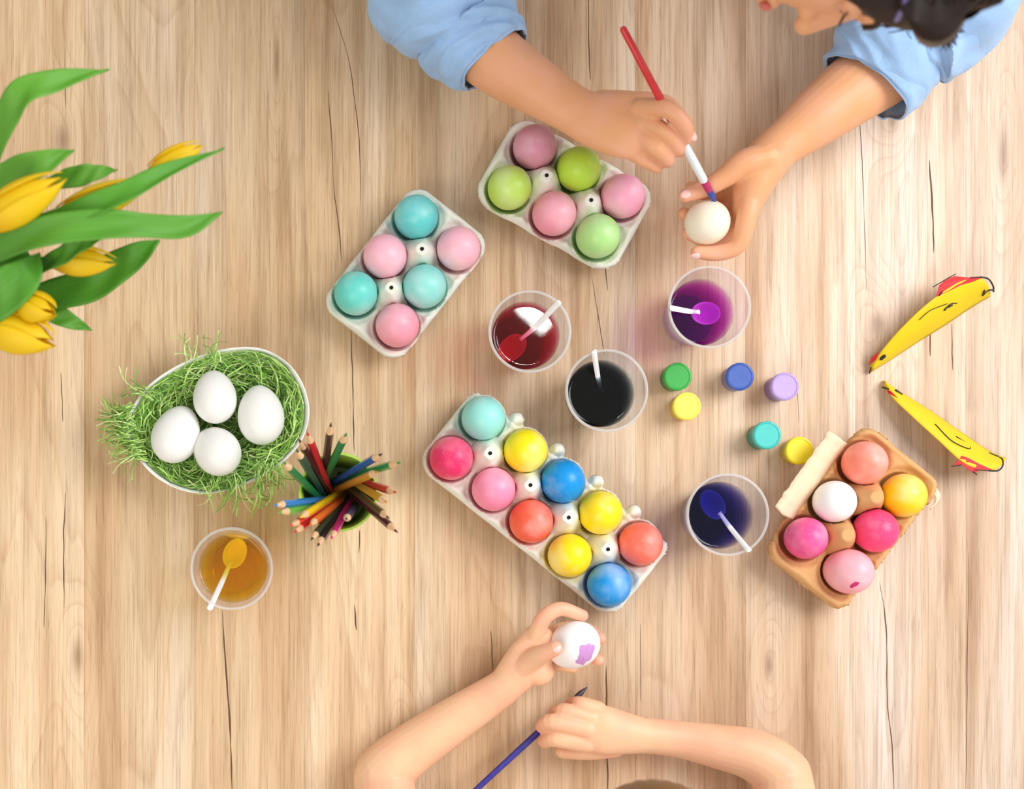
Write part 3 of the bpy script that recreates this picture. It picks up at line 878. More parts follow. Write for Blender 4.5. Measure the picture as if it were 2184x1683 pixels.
for i, (tip, inner, col, nm) in enumerate(pen):
    tip, inner = np.array(tip, float), np.array(inner, float)
    d = inner - tip; d /= np.linalg.norm(d)
    cb = np.array([NX + (PC[0]) * FPX / HC, NY - PC[1] * FPX / HC])
    tc = np.dot(cb - tip, d)
    foot = tip + d * (tc + 14); off = foot - cb
    if np.linalg.norm(off) > 44: foot = cb + off / np.linalg.norm(off) * 44
    b = P(foot[0], foot[1], .010)
    LEN = 0.172 - 0.012 * ((i * 7) % 5) / 5
    lo, hi = .08, .2
    for _ in range(30):
        zt = (lo + hi) / 2
        if np.linalg.norm(P(tip[0], tip[1], zt) - b) < LEN: lo = zt
        else: hi = zt
    T = P(tip[0], tip[1], zt); ax = (T - b) / np.linalg.norm(T - b)
    Mx = frame(ax)
    r = thing('colored_pencil', nm + ' coloured pencil in the lime beaker', 'pencil', b, 'coloured pencils in the lime beaker')
    R = .0037; le = np.linalg.norm(T - b)
    obj('barrel', lathe([(1e-5, 0), (R, .0002), (R, le - .018), (R * .96, le - .0178), (1e-5, le - .017)], 6, b, Mx), M['paint'], r, False, color=col)
    obj('sharpened_wood', lathe([(R * .97, le - .0182), (R * .35, le - .006), (1e-5, le - .0058)], 12, b, Mx), M['raw_wood'], r)
    lc = col if nm[:4] != 'blue' else L(20, 20, 30)
    obj('lead', lathe([(R * .36, le - .0062), (R * .12, le), (1e-5, le + .0002)], 10, b, Mx), M['lead'], r, color=lc)

# ------------------------------------------------------------------ paper chicks
def chick(name, base, top, zt, red_polys, marks, label):
    n = 40
    B = spline([P(a, b, .0006) for a, b in base], n); T = spline([P(a, b, z) for (a, b), z in zip(top, zt)], n)
    root = thing('paper_chick', label, 'paper chick', (B[:, 0].mean(), B[:, 1].mean(), 0), 'yellow paper chicks')
    rows = []
    m = 10
    mid = (B + T) / 2
    for i in range(n):
        row = []
        for j in range(m + 1):
            t = j / m
            q = B[i] * (1 - t) + T[i] * t
            q = q + np.array([0, 0, .006 * math.sin(math.pi * t)])
            row.append(q)
        rows.append(row)
    ribbon_grid(rows, M['card_yellow'], 'body_card', root, .0008, False)
    G = np.array(rows); 
    gp = np.stack([NX + G[..., 0] * FPX / (HC - G[..., 2]), NY - G[..., 1] * FPX / (HC - G[..., 2])], -1)
    def on(px, lift=.0014):
        d = np.hypot(gp[..., 0] - px[0], gp[..., 1] - px[1]); k = np.unravel_index(np.argmin(d), d.shape)
        z = G[k][2] + lift
        return P(px[0], px[1], z)
    for poly in red_polys:
        pts = [on(p, .001) for p in poly]
        V = [np.array(p) for p in pts] + [np.array(p) - (0, 0, .0009) for p in pts]; k = len(pts)
        F = [tuple(range(k)), tuple(range(2 * k - 1, k - 1, -1))] + [(i, i + k, (i + 1) % k + k, (i + 1) % k) for i in range(k)]
        obj('red_comb', (V, F), M['card_red'], root, False)
    for mk, w in marks:
        obj('drawn_line', tube([on(p) for p in mk], [w] * len(mk), 6, max(6, 4 * len(mk))), M['ink'], root)
chick('c', [(1857, 794), (1905, 764), (1960, 728), (2015, 694), (2070, 657), (2112, 632)],
      [(1856, 782), (1885, 742), (1930, 692), (1985, 642), (2045, 602), (2092, 592)],
      [.006, .018, .03, .036, .036, .03],
      [[(1997, 633), (2004, 608), (2020, 594), (2036, 589), (2068, 592), (2100, 590), (2078, 600), (2050, 608), (2022, 622)],
       [(1852, 778), (1860, 762), (1875, 750), (1868, 768)]],
      [([(2092, 591), (2108, 595), (2118, 610), (2119, 622)], .0009), ([(2070, 592), (2092, 591)], .0006), ([(2119, 618), (2106, 620), (2096, 630), (2100, 620)], .0009),
       ([(1961, 682), (1985, 662), (2020, 648)], .0004), ([(2015, 661), (2027, 648), (2040, 646)], .0010), ([(2024, 655), (2031, 651)], .0008), ([(1880, 765), (1886, 760)], .0018),
       ([(1990, 612), (2004, 604), (2024, 592), (2038, 585)], .0005), ([(1854, 797), (1857, 784)], .0006), ([(2004, 630), (2010, 622)], .0006)],
      'yellow paper chick cut-out with red comb, upper of the two')
chick('c', [(1883, 812), (1930, 842), (1990, 880), (2050, 922), (2110, 962), (2146, 978)],
      [(1884, 820), (1905, 850), (1945, 888), (2000, 938), (2060, 990), (2118, 1004)],
      [.006, .016, .024, .030, .032, .026],
      [[(2052, 972), (2034, 992), (2052, 992), (2078, 1010), (2090, 1002), (2122, 1004), (2090, 990), (2068, 978)],
       [(1890, 828), (1896, 840), (1914, 848), (1902, 836)]],
      [([(2130, 976), (2138, 980), (2138, 995), (2128, 1004), (2110, 1004)], .0009), ([(2110, 966), (2130, 974)], .0007),
       ([(1995, 905), (2030, 940), (2066, 957), (2068, 950), (2060, 944)], .0005), ([(2040, 932), (2060, 945)], .0009), ([(1911, 834), (1922, 842)], .0018),
       ([(2030, 995), (2050, 992)], .0006), ([(2076, 1006), (2083, 1012)], .0006), ([(1882, 826), (1895, 830)], .0008), ([(2108, 1004), (2080, 1002)], .0005)],
      'yellow paper chick cut-out, lower of the two, comb pointing down')

# ------------------------------------------------------------------ tulips in a vase just left of the picture
VC = np.array([-0.425, 0.27, 0])
vs = obj('vase', lathe([(1e-5, 0), (.040, 0), (.046, .004), (.055, .05), (.050, .10), (.036, .14), (.040, .165), (.0375, .165), (.033, .14), (.047, .10), (.052, .05), (.043, .008), (1e-5, .006)], 56, VC), M['vase'])
tag(vs, 'purple vase holding the tulips at the left edge', 'vase')
def uv_grid(o, nu, nv):
    uv = o.data.uv_layers.new(name='UVMap')
    for poly in o.data.polygons:
        for li in poly.loop_indices:
            vi = o.data.loops[li].vertex_index
            uv.data[li].uv = ((vi % nv) / (nv - 1), (vi // nv) / (nu - 1))
def leaf(parent, pts, w, col=(1, 1, 1, 1), fold=.35, tiltdir=0.0):
    """pts: (px, py, z) rows; w: widths in px along the leaf"""
    n, m = 30, 9
    q = np.array([list(P(a, b, z)) + [ww * (HC - z) / FPX / 2] for (a, b, z), ww in zip(pts, w)])
    S = spline(q, n); c = S[:, :3]; hw = np.maximum(S[:, 3], .0002)
    T = np.gradient(c, axis=0)
    V, F = [], []
    for i in range(n):
        t = T[i] / np.linalg.norm(T[i]); s = np.cross(t, (0, 0, 1)); s /= np.linalg.norm(s); u = np.cross(s, t)
        a = tiltdir; s2 = s * math.cos(a) + u * math.sin(a); u2 = np.cross(s2, t)
        for j in range(m):
            x = -1 + 2 * j / (m - 1)
            V.append(c[i] + s2 * x * hw[i] + u2 * (abs(x) ** 1.6) * hw[i] * fold + u2 * .0012 * math.sin(i * .7 + x * 3))
    for i in range(n - 1):
        for j in range(m - 1): F.append((i * m + j, i * m + j + 1, (i + 1) * m + j + 1, (i + 1) * m + j))
    o = obj('leaf', (V, F), M['leaf'], parent, color=col); uv_grid(o, n, m); solid(o, .0007, 0)
def tulip(b, t, wpx, label, leaves=(), cols=(1, 1, 1, 1), openn=0.0):
    """b, t: (px, py, z) of the flower's base and tip"""
    B, T = P(*b), P(*t); Lh = np.linalg.norm(T - B); R = wpx * (HC - b[2]) / FPX / 2
    Mx = frame(T - B, (0.2, 0.1, 1))
    root = thing('tulip', label, 'tulip', VC + np.array([0, 0, .02]), 'yellow tulips in the purple vase')
    for k in range(6):
        inner = k % 2; ph = k * math.pi / 3 + .3
        n, m = 16, 11; V, F = [], []
        for i in range(n):
            u = i / (n - 1)
            Rp = R * (0.28 + 0.72 * math.sin(math.pi * min(1, u * .92 + .10)) ** .75) * (1 - .10 * inner) + openn * R * u * u
            half = 0.74 * (math.sin(math.pi * (u * .86 + .10)) ** .55) * (1.0 if u < .8 else (1 - ((u - .8) / .2) ** 2 * .55))
            for j in range(m):
                x = -1 + 2 * j / (m - 1); a = ph + x * half
                rr = Rp * (1 + .03 * (x * x)) - .0006 * k
                v = np.array([rr * math.cos(a), rr * math.sin(a), Lh * (u * (1.0 - .04 * inner) - .02 * x * x * u)])
                V.append(B + Mx @ v)
        for i in range(n - 1):
            for j in range(m - 1): F.append((i * m + j, i * m + j + 1, (i + 1) * m + j + 1, (i + 1) * m + j))
        o = obj('petal', (V, F), M['petal'], root); uv_grid(o, n, m); solid(o, .0006, 0)
    ax = (T - B) / Lh
    foot = VC + np.array([random.uniform(-.02, .02), random.uniform(-.02, .02), .012])
    neck = VC + np.array([.012, 0, .165])
    so = obj('stem', tube([foot, neck, B - ax * .06 + (0, 0, -.01), B + ax * .004], [.0032, .0034, .0034, .0042], 10, 26), M['leaf'], root, color=(1, 1.1, .8, 1))
    for lf in leaves: leaf(root, *lf)
D1_, D2_, D3_ = (1, 1, 1, 1), (.62, .85, .6, 1), (1.15, 1.1, .9, 1)
tulip((-35, 480, .30), (140, 378, .32), 92, 'large yellow tulip bud at the left edge, pointing to upper right',
      [([(-70, 480, .22), (-20, 330, .27), (22, 238, .30), (60, 192, .31), (130, 172, .30), (232, 148, .28)], [30, 60, 62, 60, 46, 2], D3_, .3, .1),
       ([(-60, 440, .26), (10, 382, .28), (80, 352, .30), (158, 320, .29)], [60, 62, 58, 3], D3_, .35, -.1)])
tulip((128, 462, .27), (318, 392, .28), 74, 'golden tulip behind the long narrow leaf',
      [([(-40, 560, .24), (60, 500, .28), (150, 462, .30), (240, 428, .31), (340, 376, .30), (478, 316, .28)], [40, 46, 52, 54, 40, 2], (.8, .95, .7, 1), .5, .3),
       ([(100, 392, .25), (160, 378, .26), (205, 368, .26), (250, 362, .25)], [24, 46, 34, 2], D3_, .2)])
tulip((322, 368, .27), (432, 308, .27), 56, 'small yellow tulip bud farthest to the right',
      [([(-60, 560, .25), (30, 518, .29), (120, 490, .31), (220, 480, .31), (310, 482, .30), (400, 484, .29), (474, 452, .28)], [50, 58, 66, 64, 52, 46, 3], D1_, .3, 0)])
tulip((112, 556, .25), (248, 560, .25), 70, 'yellow tulip between two broad leaves, below the long leaves',
      [([(20, 660, .20), (110, 632, .21), (190, 610, .22), (250, 572, .23), (300, 540, .24), (340, 512, .24)], [50, 66, 74, 72, 50, 4], D2_, .3, 0),
       ([(60, 590, .23), (130, 550, .27), (180, 520, .28), (235, 500, .28)], [20, 44, 36, 3], D1_, .4, .3)])
tulip((44, 648, .26), (118, 668, .28), 72, 'round yellow tulip above the lowest tulip',
      [([(60, 640, .20), (110, 665, .21), (150, 685, .21), (196, 704, .20)], [20, 42, 34, 2], D1_, .3)], openn=.05)
tulip((-30, 690, .25), (118, 732, .26), 98, 'large yellow tulip lowest at the left edge',
      [([(-90, 500, .22), (-20, 560, .26), (40, 590, .26), (84, 604, .25)], [60, 120, 110, 8], D2_, .25, 0),
       ([(-70, 690, .24), (-10, 640, .27), (50, 590, .28), (84, 540, .27)], [60, 92, 80, 6], (.8, .95, .75, 1), .25, -.1)], openn=.08)

# ------------------------------------------------------------------ people
def finger(pts, r, flat=1.0):
    return tube(pts, [(a, a * flat) for a in r], 14, None)
def flush(o, pts, rad=.013):
    me = o.data; n = len(me.vertices); co = np.empty(n * 3); me.vertices.foreach_get('co', co); co = co.reshape(-1, 3) + np.array(base_of(o))
    w = np.zeros(n)
    for p in pts: w = np.maximum(w, np.exp(-(((co - p) ** 2).sum(1)) / (rad * rad)))
    a = me.attributes.new('flush', 'FLOAT', 'POINT'); a.data.foreach_set('value', w)
def nail(p, ax, nrm, r, parent):
    M3 = frame(nrm, ax)
    ax = np.array(ax, float); nrm = np.array(nrm, float); nrm /= np.linalg.norm(nrm); ax -= nrm * np.dot(ax, nrm); ax /= np.linalg.norm(ax)
    Mm = np.array([ax, np.cross(nrm, ax), nrm]).T
    obj('fingernail', ellipsoid(p, (r * 1.15, r * .85, r * .35), Mm, 14, 8), M['nail'], parent)

# ---- adult
ad = thing('person', 'adult in a light blue shirt with rolled sleeves, painting an egg', 'person', (0.40, 0.62, 0.0))
K = lambda *a: P(*a)
parts = []
# arm on the left of the picture
elb1 = K(905, -95, .075); sh1 = np.array([.20, .74, .33])
parts.append(tube([sh1, elb1 + (0.02, .05, .03), elb1, K(985, 50, .072), K(1050, 122, .078), K(1128, 176, .090), K(1190, 215, .099), K(1238, 243, .104)],
                  [.045, .040, .038, .036, .0325, .028, (.0242, .021), (.0232, .0185)], 24))
parts.append(tube([K(1225, 238, .103), K(1262, 252, .108), K(1305, 262, .114), K(1345, 270, .119), K(1372, 272, .120)],
                  [(.0225, .018), (.0262, .0165), (.0305, .015), (.0315, .0135), (.0285, .011)], 26))
I1 = [K(1368, 230, .128), K(1422, 232, .147), K(1458, 264, .144), K(1467, 294, .131)]
M1 = [K(1372, 258, .127), K(1417, 282, .134), K(1444, 312, .124), K(1450, 322, .112)]
R1_ = [K(1355, 288, .122), K(1398, 318, .128), K(1422, 340, .116), K(1424, 346, .104)]
P1 = [K(1332, 314, .114), K(1370, 340, .117), K(1398, 356, .106), K(1400, 358, .096)]
T1 = [K(1285, 225, .102), K(1350, 222, .103), K(1420, 226, .110), K(1452, 262, .116)]
parts += [finger(I1, [.0100, .0086, .0078, .0064]), finger(M1, [.0092, .0082, .0075, .0064]), finger(R1_, [.0088, .0078, .0070, .0060]),
          finger(P1, [.0082, .0070, .0062, .0054]), finger(T1, [.0150, .0125, .0100, .0080])]
# arm on the right
elb2 = K(2010, 40, .085); sh2 = np.array([.62, .74, .33])
parts.append(tube([sh2, elb2 + (0, .06, .05), elb2, K(1910, 130, .082), K(1838, 178, .084), K(1745, 248, .088), K(1695, 288, .090), K(1655, 318, .090)],
                  [.045, .040, .038, .036, .0345, .0285, (.0235, .022), (.0205, .020)], 24))
parts.append(tube([K(1660, 315, .090), K(1625, 355, .086), K(1604, 400, .080), K(1592, 438, .074)], [(.0215, .020), (.0225, .021), (.019, .023), (.014, .022)], 22))
I2 = [K(1602, 410, .088), K(1592, 465, .088), K(1574, 522, .080), K(1530, 540, .074), K(1486, 538, .073)]
M2 = [K(1596, 410, .074), K(1574, 480, .058), K(1520, 515, .046), K(1468, 498, .050)]
R2 = [K(1590, 405, .062), K(1545, 455, .042), K(1490, 470, .038), K(1458, 455, .050)]
P2 = [K(1585, 395, .056), K(1535, 415, .044), K(1490, 410, .046), K(1474, 398, .060)]
T2 = [K(1632, 338, .096), K(1585, 350, .097), K(1545, 378, .092), K(1500, 403, .085), K(1462, 417, .082)]
parts += [finger(I2, [.0110, .0100, .0088, .0080, .0064]), finger(M2, [.010, .009, .0082, .0066]), finger(R2, [.0095, .0088, .0078, .0062]),
          finger(P2, [.009, .0078, .0068, .0056]), finger(T2, [.0150, .0135, .0105, .0088, .0070])]
# trunk inside the shirt, neck and head
parts.append(tube([(.41, .84, -.05), (.41, .80, .15), (.41, .76, .30)], [(.15, .10), (.16, .10), (.17, .085)], 24, up=(0, 1, 0)))
HCn = K(1924, -226, .38)
parts.append(tube([(.41, .78, .32), (.43, .70, .37), HCn + (-.02, .03, 0)], [.065, .055, .056], 20))
Uh = np.array([.95, -.20, .22]); Uh /= np.linalg.norm(Uh)
Fh = np.array([.06, -.93, -.36]); Fh -= Uh * np.dot(Fh, Uh); Fh /= np.linalg.norm(Fh)
Sh = np.cross(Uh, Fh)                                                # towards the camera side
Mh = np.array([Sh, Fh, Uh]).T
hp = lambda s, f, u: HCn + Mh @ np.array([s, f, u])
parts.append(ellipsoid(HCn, (.073, .094, .088), Mh, 36, 24))
parts.append(ellipsoid(hp(0, .030, -.058), (.056, .052, .062), Mh))
parts.append(ellipsoid(hp(0, .052, -.108), (.030, .028, .024), Mh))
parts.append(tube([hp(0, .084, -.012), hp(0, .094, -.036), hp(0, .101, -.050)], [.0075, .0090, .0088], 14))
parts.append(ellipsoid(hp(0, .046, -.040), (.056, .046, .070), Mh))
parts.append(ellipsoid(hp(.0095, .090, -.050), (.008, .009, .008), Mh, 14, 10)); parts.append(ellipsoid(hp(-.0095, .090, -.050), (.008, .009, .008), Mh, 14, 10))
parts.append(ellipsoid(hp(0, .083, -.078), (.022, .010, .0062), Mh, 16, 10)); parts.append(ellipsoid(hp(0, .080, -.088), (.019, .010, .0066), Mh, 16, 10))
for sg in (1, -1):
    parts.append(ellipsoid(hp(sg * .036, .062, -.040), (.024, .024, .024), Mh, 16, 12))
    parts.append(tube([hp(sg * .012, .088, -.006), hp(sg * .034, .083, -.002), hp(sg * .052, .062, -.008)], [.008, .009, .007], 12))
    parts.append(ellipsoid(hp(sg * .073, -.004, -.030), (.008, .016, .030), Mh, 16, 12))
body = blend('body', join(*parts), M['skin_a'], ad, .0016, 3, .5)
flush(body, [I1[-1], M1[-1], R1_[-1], P1[-1], I2[-1], I2[-2], T2[-1], T2[-2], M2[-1], I1[2], M1[2], R1_[2]], .014)
nail(I1[-1] + (.0035, .0005, .0050), I1[-1] - I1[-2], (.45, -.1, 1), .0048, ad)
nail(T2[-1] + (-.001, 0, .0062), T2[-1] - T2[-2], (-.1, .1, 1), .005, ad)
nail(I2[-1] + (-.002, -.0045, .0030), I2[-1] - I2[-2], (-.1, -.8, .6), .0045, ad)
for sg in (1, -1):
    ey = obj('eye', ellipsoid(hp(sg * .032, .077, -.020), (.0125, .0115, .0105), Mh, 18, 12), M['spoon'], ad)
    obj('iris', ellipsoid(hp(sg * .032, .0872, -.022), (.0050, .0024, .0050), Mh, 14, 8), M['brow'], ey)
    obj('eyelid', ellipsoid(hp(sg * .032, .0785, -.0180), (.0155, .0132, .0112), Mh, 18, 12), M['skin_a'], ad)
    obj('eyebrow', tube([hp(sg * .014, .0975, -.004), hp(sg * .032, .0935, .003), hp(sg * .052, .075, -.002)], [(.0035, .0022), (.0036, .0022), (.0014, .0012)], 8), M['brow'], ad)
    lash = []
    for k in range(18):
        s_ = sg * (.020 + .026 * k / 17)
        lash.append(tube([hp(s_, .089 - .1 * abs(abs(s_) - .032), -.0225), hp(s_ * 1.06, .0985 - .1 * abs(abs(s_) - .032), -.0255)], [.0007, .0003], 5, 3))
    obj('eyelash', join(*lash), M['brow'], ad)
obj('lips', ellipsoid(hp(0, .0905, -.083), (.018, .0042, .0060), Mh, 18, 10), plain('lip_skin', lin(206, 110, 96), .4, .05), ad)
# hair: combed cap plus strands running to a tie near the crown, loose tail in front
rh = random.Random(5)
def cap_pt(th, ph, k=1.0):
    """th from the crown axis, ph round it (0 = camera side, +90 = face)"""
    v = np.array([.0765 * math.sin(th) * math.cos(ph), .0985 * math.sin(th) * math.sin(ph), .092 * math.cos(th)]) * k
    return HCn + Mh @ v
def hairline(ph):
    f = max(0.0, math.sin(ph))
    return math.radians(126 - 56 * f ** 5)
V, F = [], []
nu, nv = 90, 30
for i in range(nu):
    ph = 2 * math.pi * i / nu
    for j in range(nv):
        t = j / (nv - 1); th = .03 + (hairline(ph) - .03) * t
        k = 1.02 + .006 * math.sin(ph * 60) * t - (.05 * max(0, t - .9) * 10 if t > .9 else 0)
        V.append(cap_pt(th, ph, k))
for i in range(nu):
    for j in range(nv - 1): F.append((i * nv + j, i * nv + j + 1, ((i + 1) % nu) * nv + j + 1, ((i + 1) % nu) * nv + j))
F.append(tuple(i * nv for i in range(nu))[::-1])
cap = solid(obj('hair', (V, F), M['hair_d'], ad), .004)
st = []
for q in range(420):
    ph = rh.uniform(0, 2 * math.pi); h0 = hairline(ph) * rh.uniform(.86, 1.0); k = 1.03 + rh.uniform(0, .02)
    pts = [cap_pt(h0 * (1 - s) + .15 * s, ph + .15 * math.sin(3 * s + ph), k + .01 * math.sin(math.pi * s)) for s in (0, .3, .6, 1)]
    st.append(tube(pts, [.0004, .0009, .0009, .0007], 5, 12))
tail0 = cap_pt(.75, 1.9, 1.06)
for q in range(260):
    a, b_ = rh.uniform(-1, 1), rh.uniform(-1, 1)
    e = K(1996 + 30 * a + 22 * rh.random(), 46 + 24 * b_ + 14 * rh.random(), .345 + .02 * rh.uniform(-1, 1))
    m_ = K(1955 + 60 * a, -20 + 30 * b_, .43 + .018 * rh.uniform(-1, 1))
    s0 = K(2050 + 30 * a, -60 + 30 * b_, .40)
    e2 = e + np.array([rh.uniform(-.004, .010), -rh.uniform(.001, .009), -.010])
    st.append(tube([s0, m_ + (.03 + .01 * a, 0, .01), (m_ + e) / 2 + (.012, 0, .012), e, e2], [.0012, .0014, .0014, .001, .0003], 5, 14))
tl_ = obj('hair', join(*st), M['hair_d'], ad); tl_['kind'] = 'stuff'
obj('hair_tail', tube([K(2060, -80, .39), K(2010, -20, .425), K(1995, 30, .385), K(2005, 62, .355)], [(.03, .024), (.032, .024), (.026, .018), (.008, .006)], 24), M['hair_d'], ad)
obj('hair_tie', tube([K(1938, -50, .44), K(1934, 0, .425), K(1915, 40, .395)], [(.0035, .002)] * 3, 10), plain('lilac_hair_tie', lin(120, 110, 170), .5, .05), ad)

# shirt
def sleeve(pts, rads, seg=110, n=150, amp=.003, seed=0.0, ang=.6, flat=(1, 1)):
    R = np.array([(r * flat[0], r * flat[1]) if np.isscalar(r) else r for r in rads])
    S = spline(np.hstack([np.array(pts, float), R]), n); c = S[:, :3]; T = np.gradient(c, axis=0); T /= np.linalg.norm(T, axis=1)[:, None]
    V, F = [], []; dist = np.concatenate([[0], np.cumsum(np.linalg.norm(np.diff(c, axis=0), axis=1))])
    for i in range(n):
        s = np.cross(T[i], (0, 0, 1)); s /= np.linalg.norm(s); w = np.cross(s, T[i])
        for k in range(seg):
            a = 2 * math.pi * k / seg
            l = dist[i]
            nx = noise.noise(Vector((l * 46 + 1.6 * math.cos(a + ang) + seed, math.cos(a) * .7, math.sin(a) * .7 + seed)))
            ny = noise.noise(Vector((l * 18 + 1.5 * math.sin(a) + seed, math.cos(a) * 2 + 5, math.sin(a) * 2)))
            d = amp * ((1 - abs(nx) * 2.4) * 1.0 + .5 * ny)
            V.append(c[i] + s * (S[i, 3] + d) * math.cos(a) + w * (S[i, 4] + d) * math.sin(a))
    for i in range(n - 1):
        for k in range(seg): F.append((i * seg + k, i * seg + (k + 1) % seg, (i + 1) * seg + (k + 1) % seg, (i + 1) * seg + k))
    return V, F
solid(obj('sleeve', sleeve([K(1012, 84, .074), K(985, 52, .074), K(950, 5, .078), K(915, -60, .085), elb1 + (.01, .04, .03), sh1 + (0, -.02, 0)],
                           [(.042, .037), (.048, .041), (.058, .050), (.062, .054), (.062, .06), (.075, .075)], amp=.0085, seed=2.0), M['shirt'], ad), .0012, 0)
cuff = sleeve([K(1054, 128, .078), K(1046, 119, .077), K(1020, 92, .075), K(996, 64, .074), K(990, 56, .074)], [(.0345, .033), (.0400, .0375), (.0470, .042), (.0535, .046), (.049, .043)], n=60, amp=.0040, seed=5.0)
solid(obj('cuff', cuff, M['shirt'], ad), .0022, 0)
obj('cuff_fold', ellipsoid(K(919, 138, .068), (.008, .0058, .007)), M['shirt'], ad)
solid(obj('sleeve', sleeve([K(1872, 138, .086), K(1905, 100, .088), K(1950, 60, .092), elb2 + (0, .01, .02), elb2 + (.0, .07, .06), sh2 + (0, -.02, 0)],
                           [(.041, .036), (.045, .041), (.054, .050), (.058, .055), (.062, .06), (.075, .075)], amp=.0085, seed=9.0, ang=-.6), M['shirt'], ad), .0012, 0)
cuff2 = sleeve([K(1845, 187, .085), K(1852, 178, .085), K(1872, 150, .086), K(1892, 118, .088), K(1896, 112, .088)], [(.0440, .037), (.0475, .041), (.050, .044), (.052, .046), (.048, .043)], n=60, amp=.0032, seed=14.0, ang=-.6)
solid(obj('cuff', cuff2, M['shirt'], ad), .0022, 0)
blend('shirt', join(tube([(.41, .87, -.12), (.41, .83, .12), (.41, .78, .31)], [(.19, .13), (.19, .13), (.19, .10)], 28, up=(0, 1, 0)),
                    tube([sh1 + (.03, .02, .01), (.41, .77, .36), sh2 + (-.03, .02, .01)], [.07, .07, .07], 20),
                    tube([(.41, .76, .36), (.425, .72, .385)], [.07, .062], 20)), M['shirt'], ad, .006, 6)
# adult's egg and paintbrush
EH = K(1507, 475, .073)
egg(EH, 'plain ivory egg held by the adult under the paintbrush', L(246, 236, 214), None, (.05, -.1, 1), (.985, .985, .97))
def brush(tip, end, cols, label, fer=(.10, .32), tipcol=None, band=None, r=.0034):
    d = end - tip; Lg = np.linalg.norm(d); d /= Lg; Mx = frame(d)
    root = thing('paintbrush', label, 'paintbrush', tip, 'paintbrushes')
    f0, f1 = fer
    obj('bristles', lathe([(1e-5, -.0008), (r * .35, .0015), (r * .95, f0 * Lg * .55), (r * .9, f0 * Lg), (1e-5, f0 * Lg)], 16, tip, Mx), M['pot'], root, color=tipcol)
    if band:
        obj('painted_band', lathe([(r * .92, f0 * Lg), (r * 1.02, f0 * Lg + .0003), (r * 1.08, f0 * Lg + .011), (r * .9, f0 * Lg + .0112)], 16, tip, Mx), M['pot'], root, color=band)
    obj('ferrule', lathe([(r * .92, f0 * Lg + (.0112 if band else 0)), (r * 1.15, f0 * Lg + (.013 if band else .002)), (r * 1.25, (f0 + f1) / 2 * Lg), (r * 1.12, f1 * Lg), (1e-5, f1 * Lg)], 18, tip, Mx), M['ferrule'] if not band else M['ferrule_w'], root)
    obj('handle', lathe([(1e-5, f1 * Lg), (r * 1.05, f1 * Lg), (r * 1.2, f1 * Lg + .01), (r * 1.05, Lg * .7), (r * .95, Lg - .002), (r * .6, Lg), (1e-5, Lg)], 18, tip, Mx), M['paint'], root, color=cols)
M['ferrule'] = plain('brush_ferrule_metal', lin(200, 200, 205), .3, .05, Metallic=.9)
M['ferrule_w'] = plain('white_brush_ferrule', lin(228, 234, 238), .3, .05)
brush(K(1527, 434, .088), K(1327, 58, .186), L(206, 16, 24), 'red-handled paintbrush held by the adult over the ivory egg', (.075, .38), L(44, 66, 150), L(180, 20, 90), .0034)

# ---- child
ch = thing('person', 'child with bare forearms on the table, holding an egg and a blue brush', 'person', (.26, -.40, 0.0))
parts = []
el1 = K(812, 1652, .034); s1 = np.array([.11, -.43, .17])
parts.append(tube([s1, (el1 + s1) / 2 + (-.01, 0, -.01), el1 + (.004, -.012, .003), el1 + (.006, .003, 0), K(872, 1602, .031), K(950, 1548, .031), K(1020, 1502, .034), K(1068, 1470, .040), K(1092, 1450, .044)],
                  [.034, .031, .0305, .030, .0268, .0238, (.0208, .019), (.0187, .017), (.0182, .016)], 24))
parts.append(tube([K(1085, 1455, .043), K(1112, 1425, .048), K(1135, 1395, .052), K(1150, 1365, .055)], [(.0185, .0155), (.0215, .015), (.0220, .0135), (.018, .012)], 22))
parts.append(ellipsoid(K(1146, 1432, .050), (.017, .015, .013)))
EC = K(1222, 1377, .062)
cI = [K(1140, 1362, .058), K(1160, 1318, .070), K(1196, 1299, .072), K(1242, 1313, .066)]
cM = [K(1150, 1375, .050), K(1190, 1345, .035), K(1245, 1340, .036), K(1280, 1362, .052)]
cR = [K(1148, 1395, .045), K(1195, 1385, .032), K(1250, 1395, .036), K(1276, 1408, .052)]
cP = [K(1148, 1412, .042), K(1185, 1418, .034), K(1222, 1424, .036)]
cT = [K(1106, 1430, .049), K(1133, 1408, .062), K(1160, 1393, .077), K(1184, 1383, .087)]
parts += [finger(cI, [.0092, .0082, .0074, .0062]), finger(cM, [.0088, .0076, .0070, .0060]), finger(cR, [.0085, .0074, .0068, .0060]), finger(cP, [.0080, .0066, .0058]),
          finger(cT, [.0125, .0115, .0094, .0076])]
el2 = K(1668, 1650, .034); s2 = np.array([.43, -.43, .17])
parts.append(tube([s2, (el2 + s2) / 2 + (.012, 0, -.01), el2 + (0, -.014, .003), el2 + (-.004, .002, 0), K(1605, 1610, .032), K(1530, 1592, .030), K(1455, 1578, .030), K(1395, 1571, .033), K(1360, 1568, .036)],
                  [.034, .031, .0305, .0290, .0262, .0225, (.0190, .0175), (.0180, .0162), (.0184, .016)], 24))
parts.append(tube([K(1370, 1569, .036), K(1330, 1564, .041), K(1290, 1558, .046), K(1255, 1550, .047)], [(.0182, .0155), (.0215, .0150), (.0248, .0140), (.0228, .0120)], 24))
dP = [K(1275, 1512, .045), K(1236, 1500, .044), K(1216, 1502, .029)]
dR = [K(1262, 1532, .050), K(1205, 1516, .050), K(1183, 1520, .032)]
dM = [K(1252, 1556, .052), K(1178, 1540, .052), K(1157, 1549, .034)]
dI = [K(1250, 1586, .048), K(1185, 1576, .048), K(1162, 1580, .031)]
dT = [K(1310, 1592, .036), K(1255, 1602, .032), K(1200, 1602, .026)]
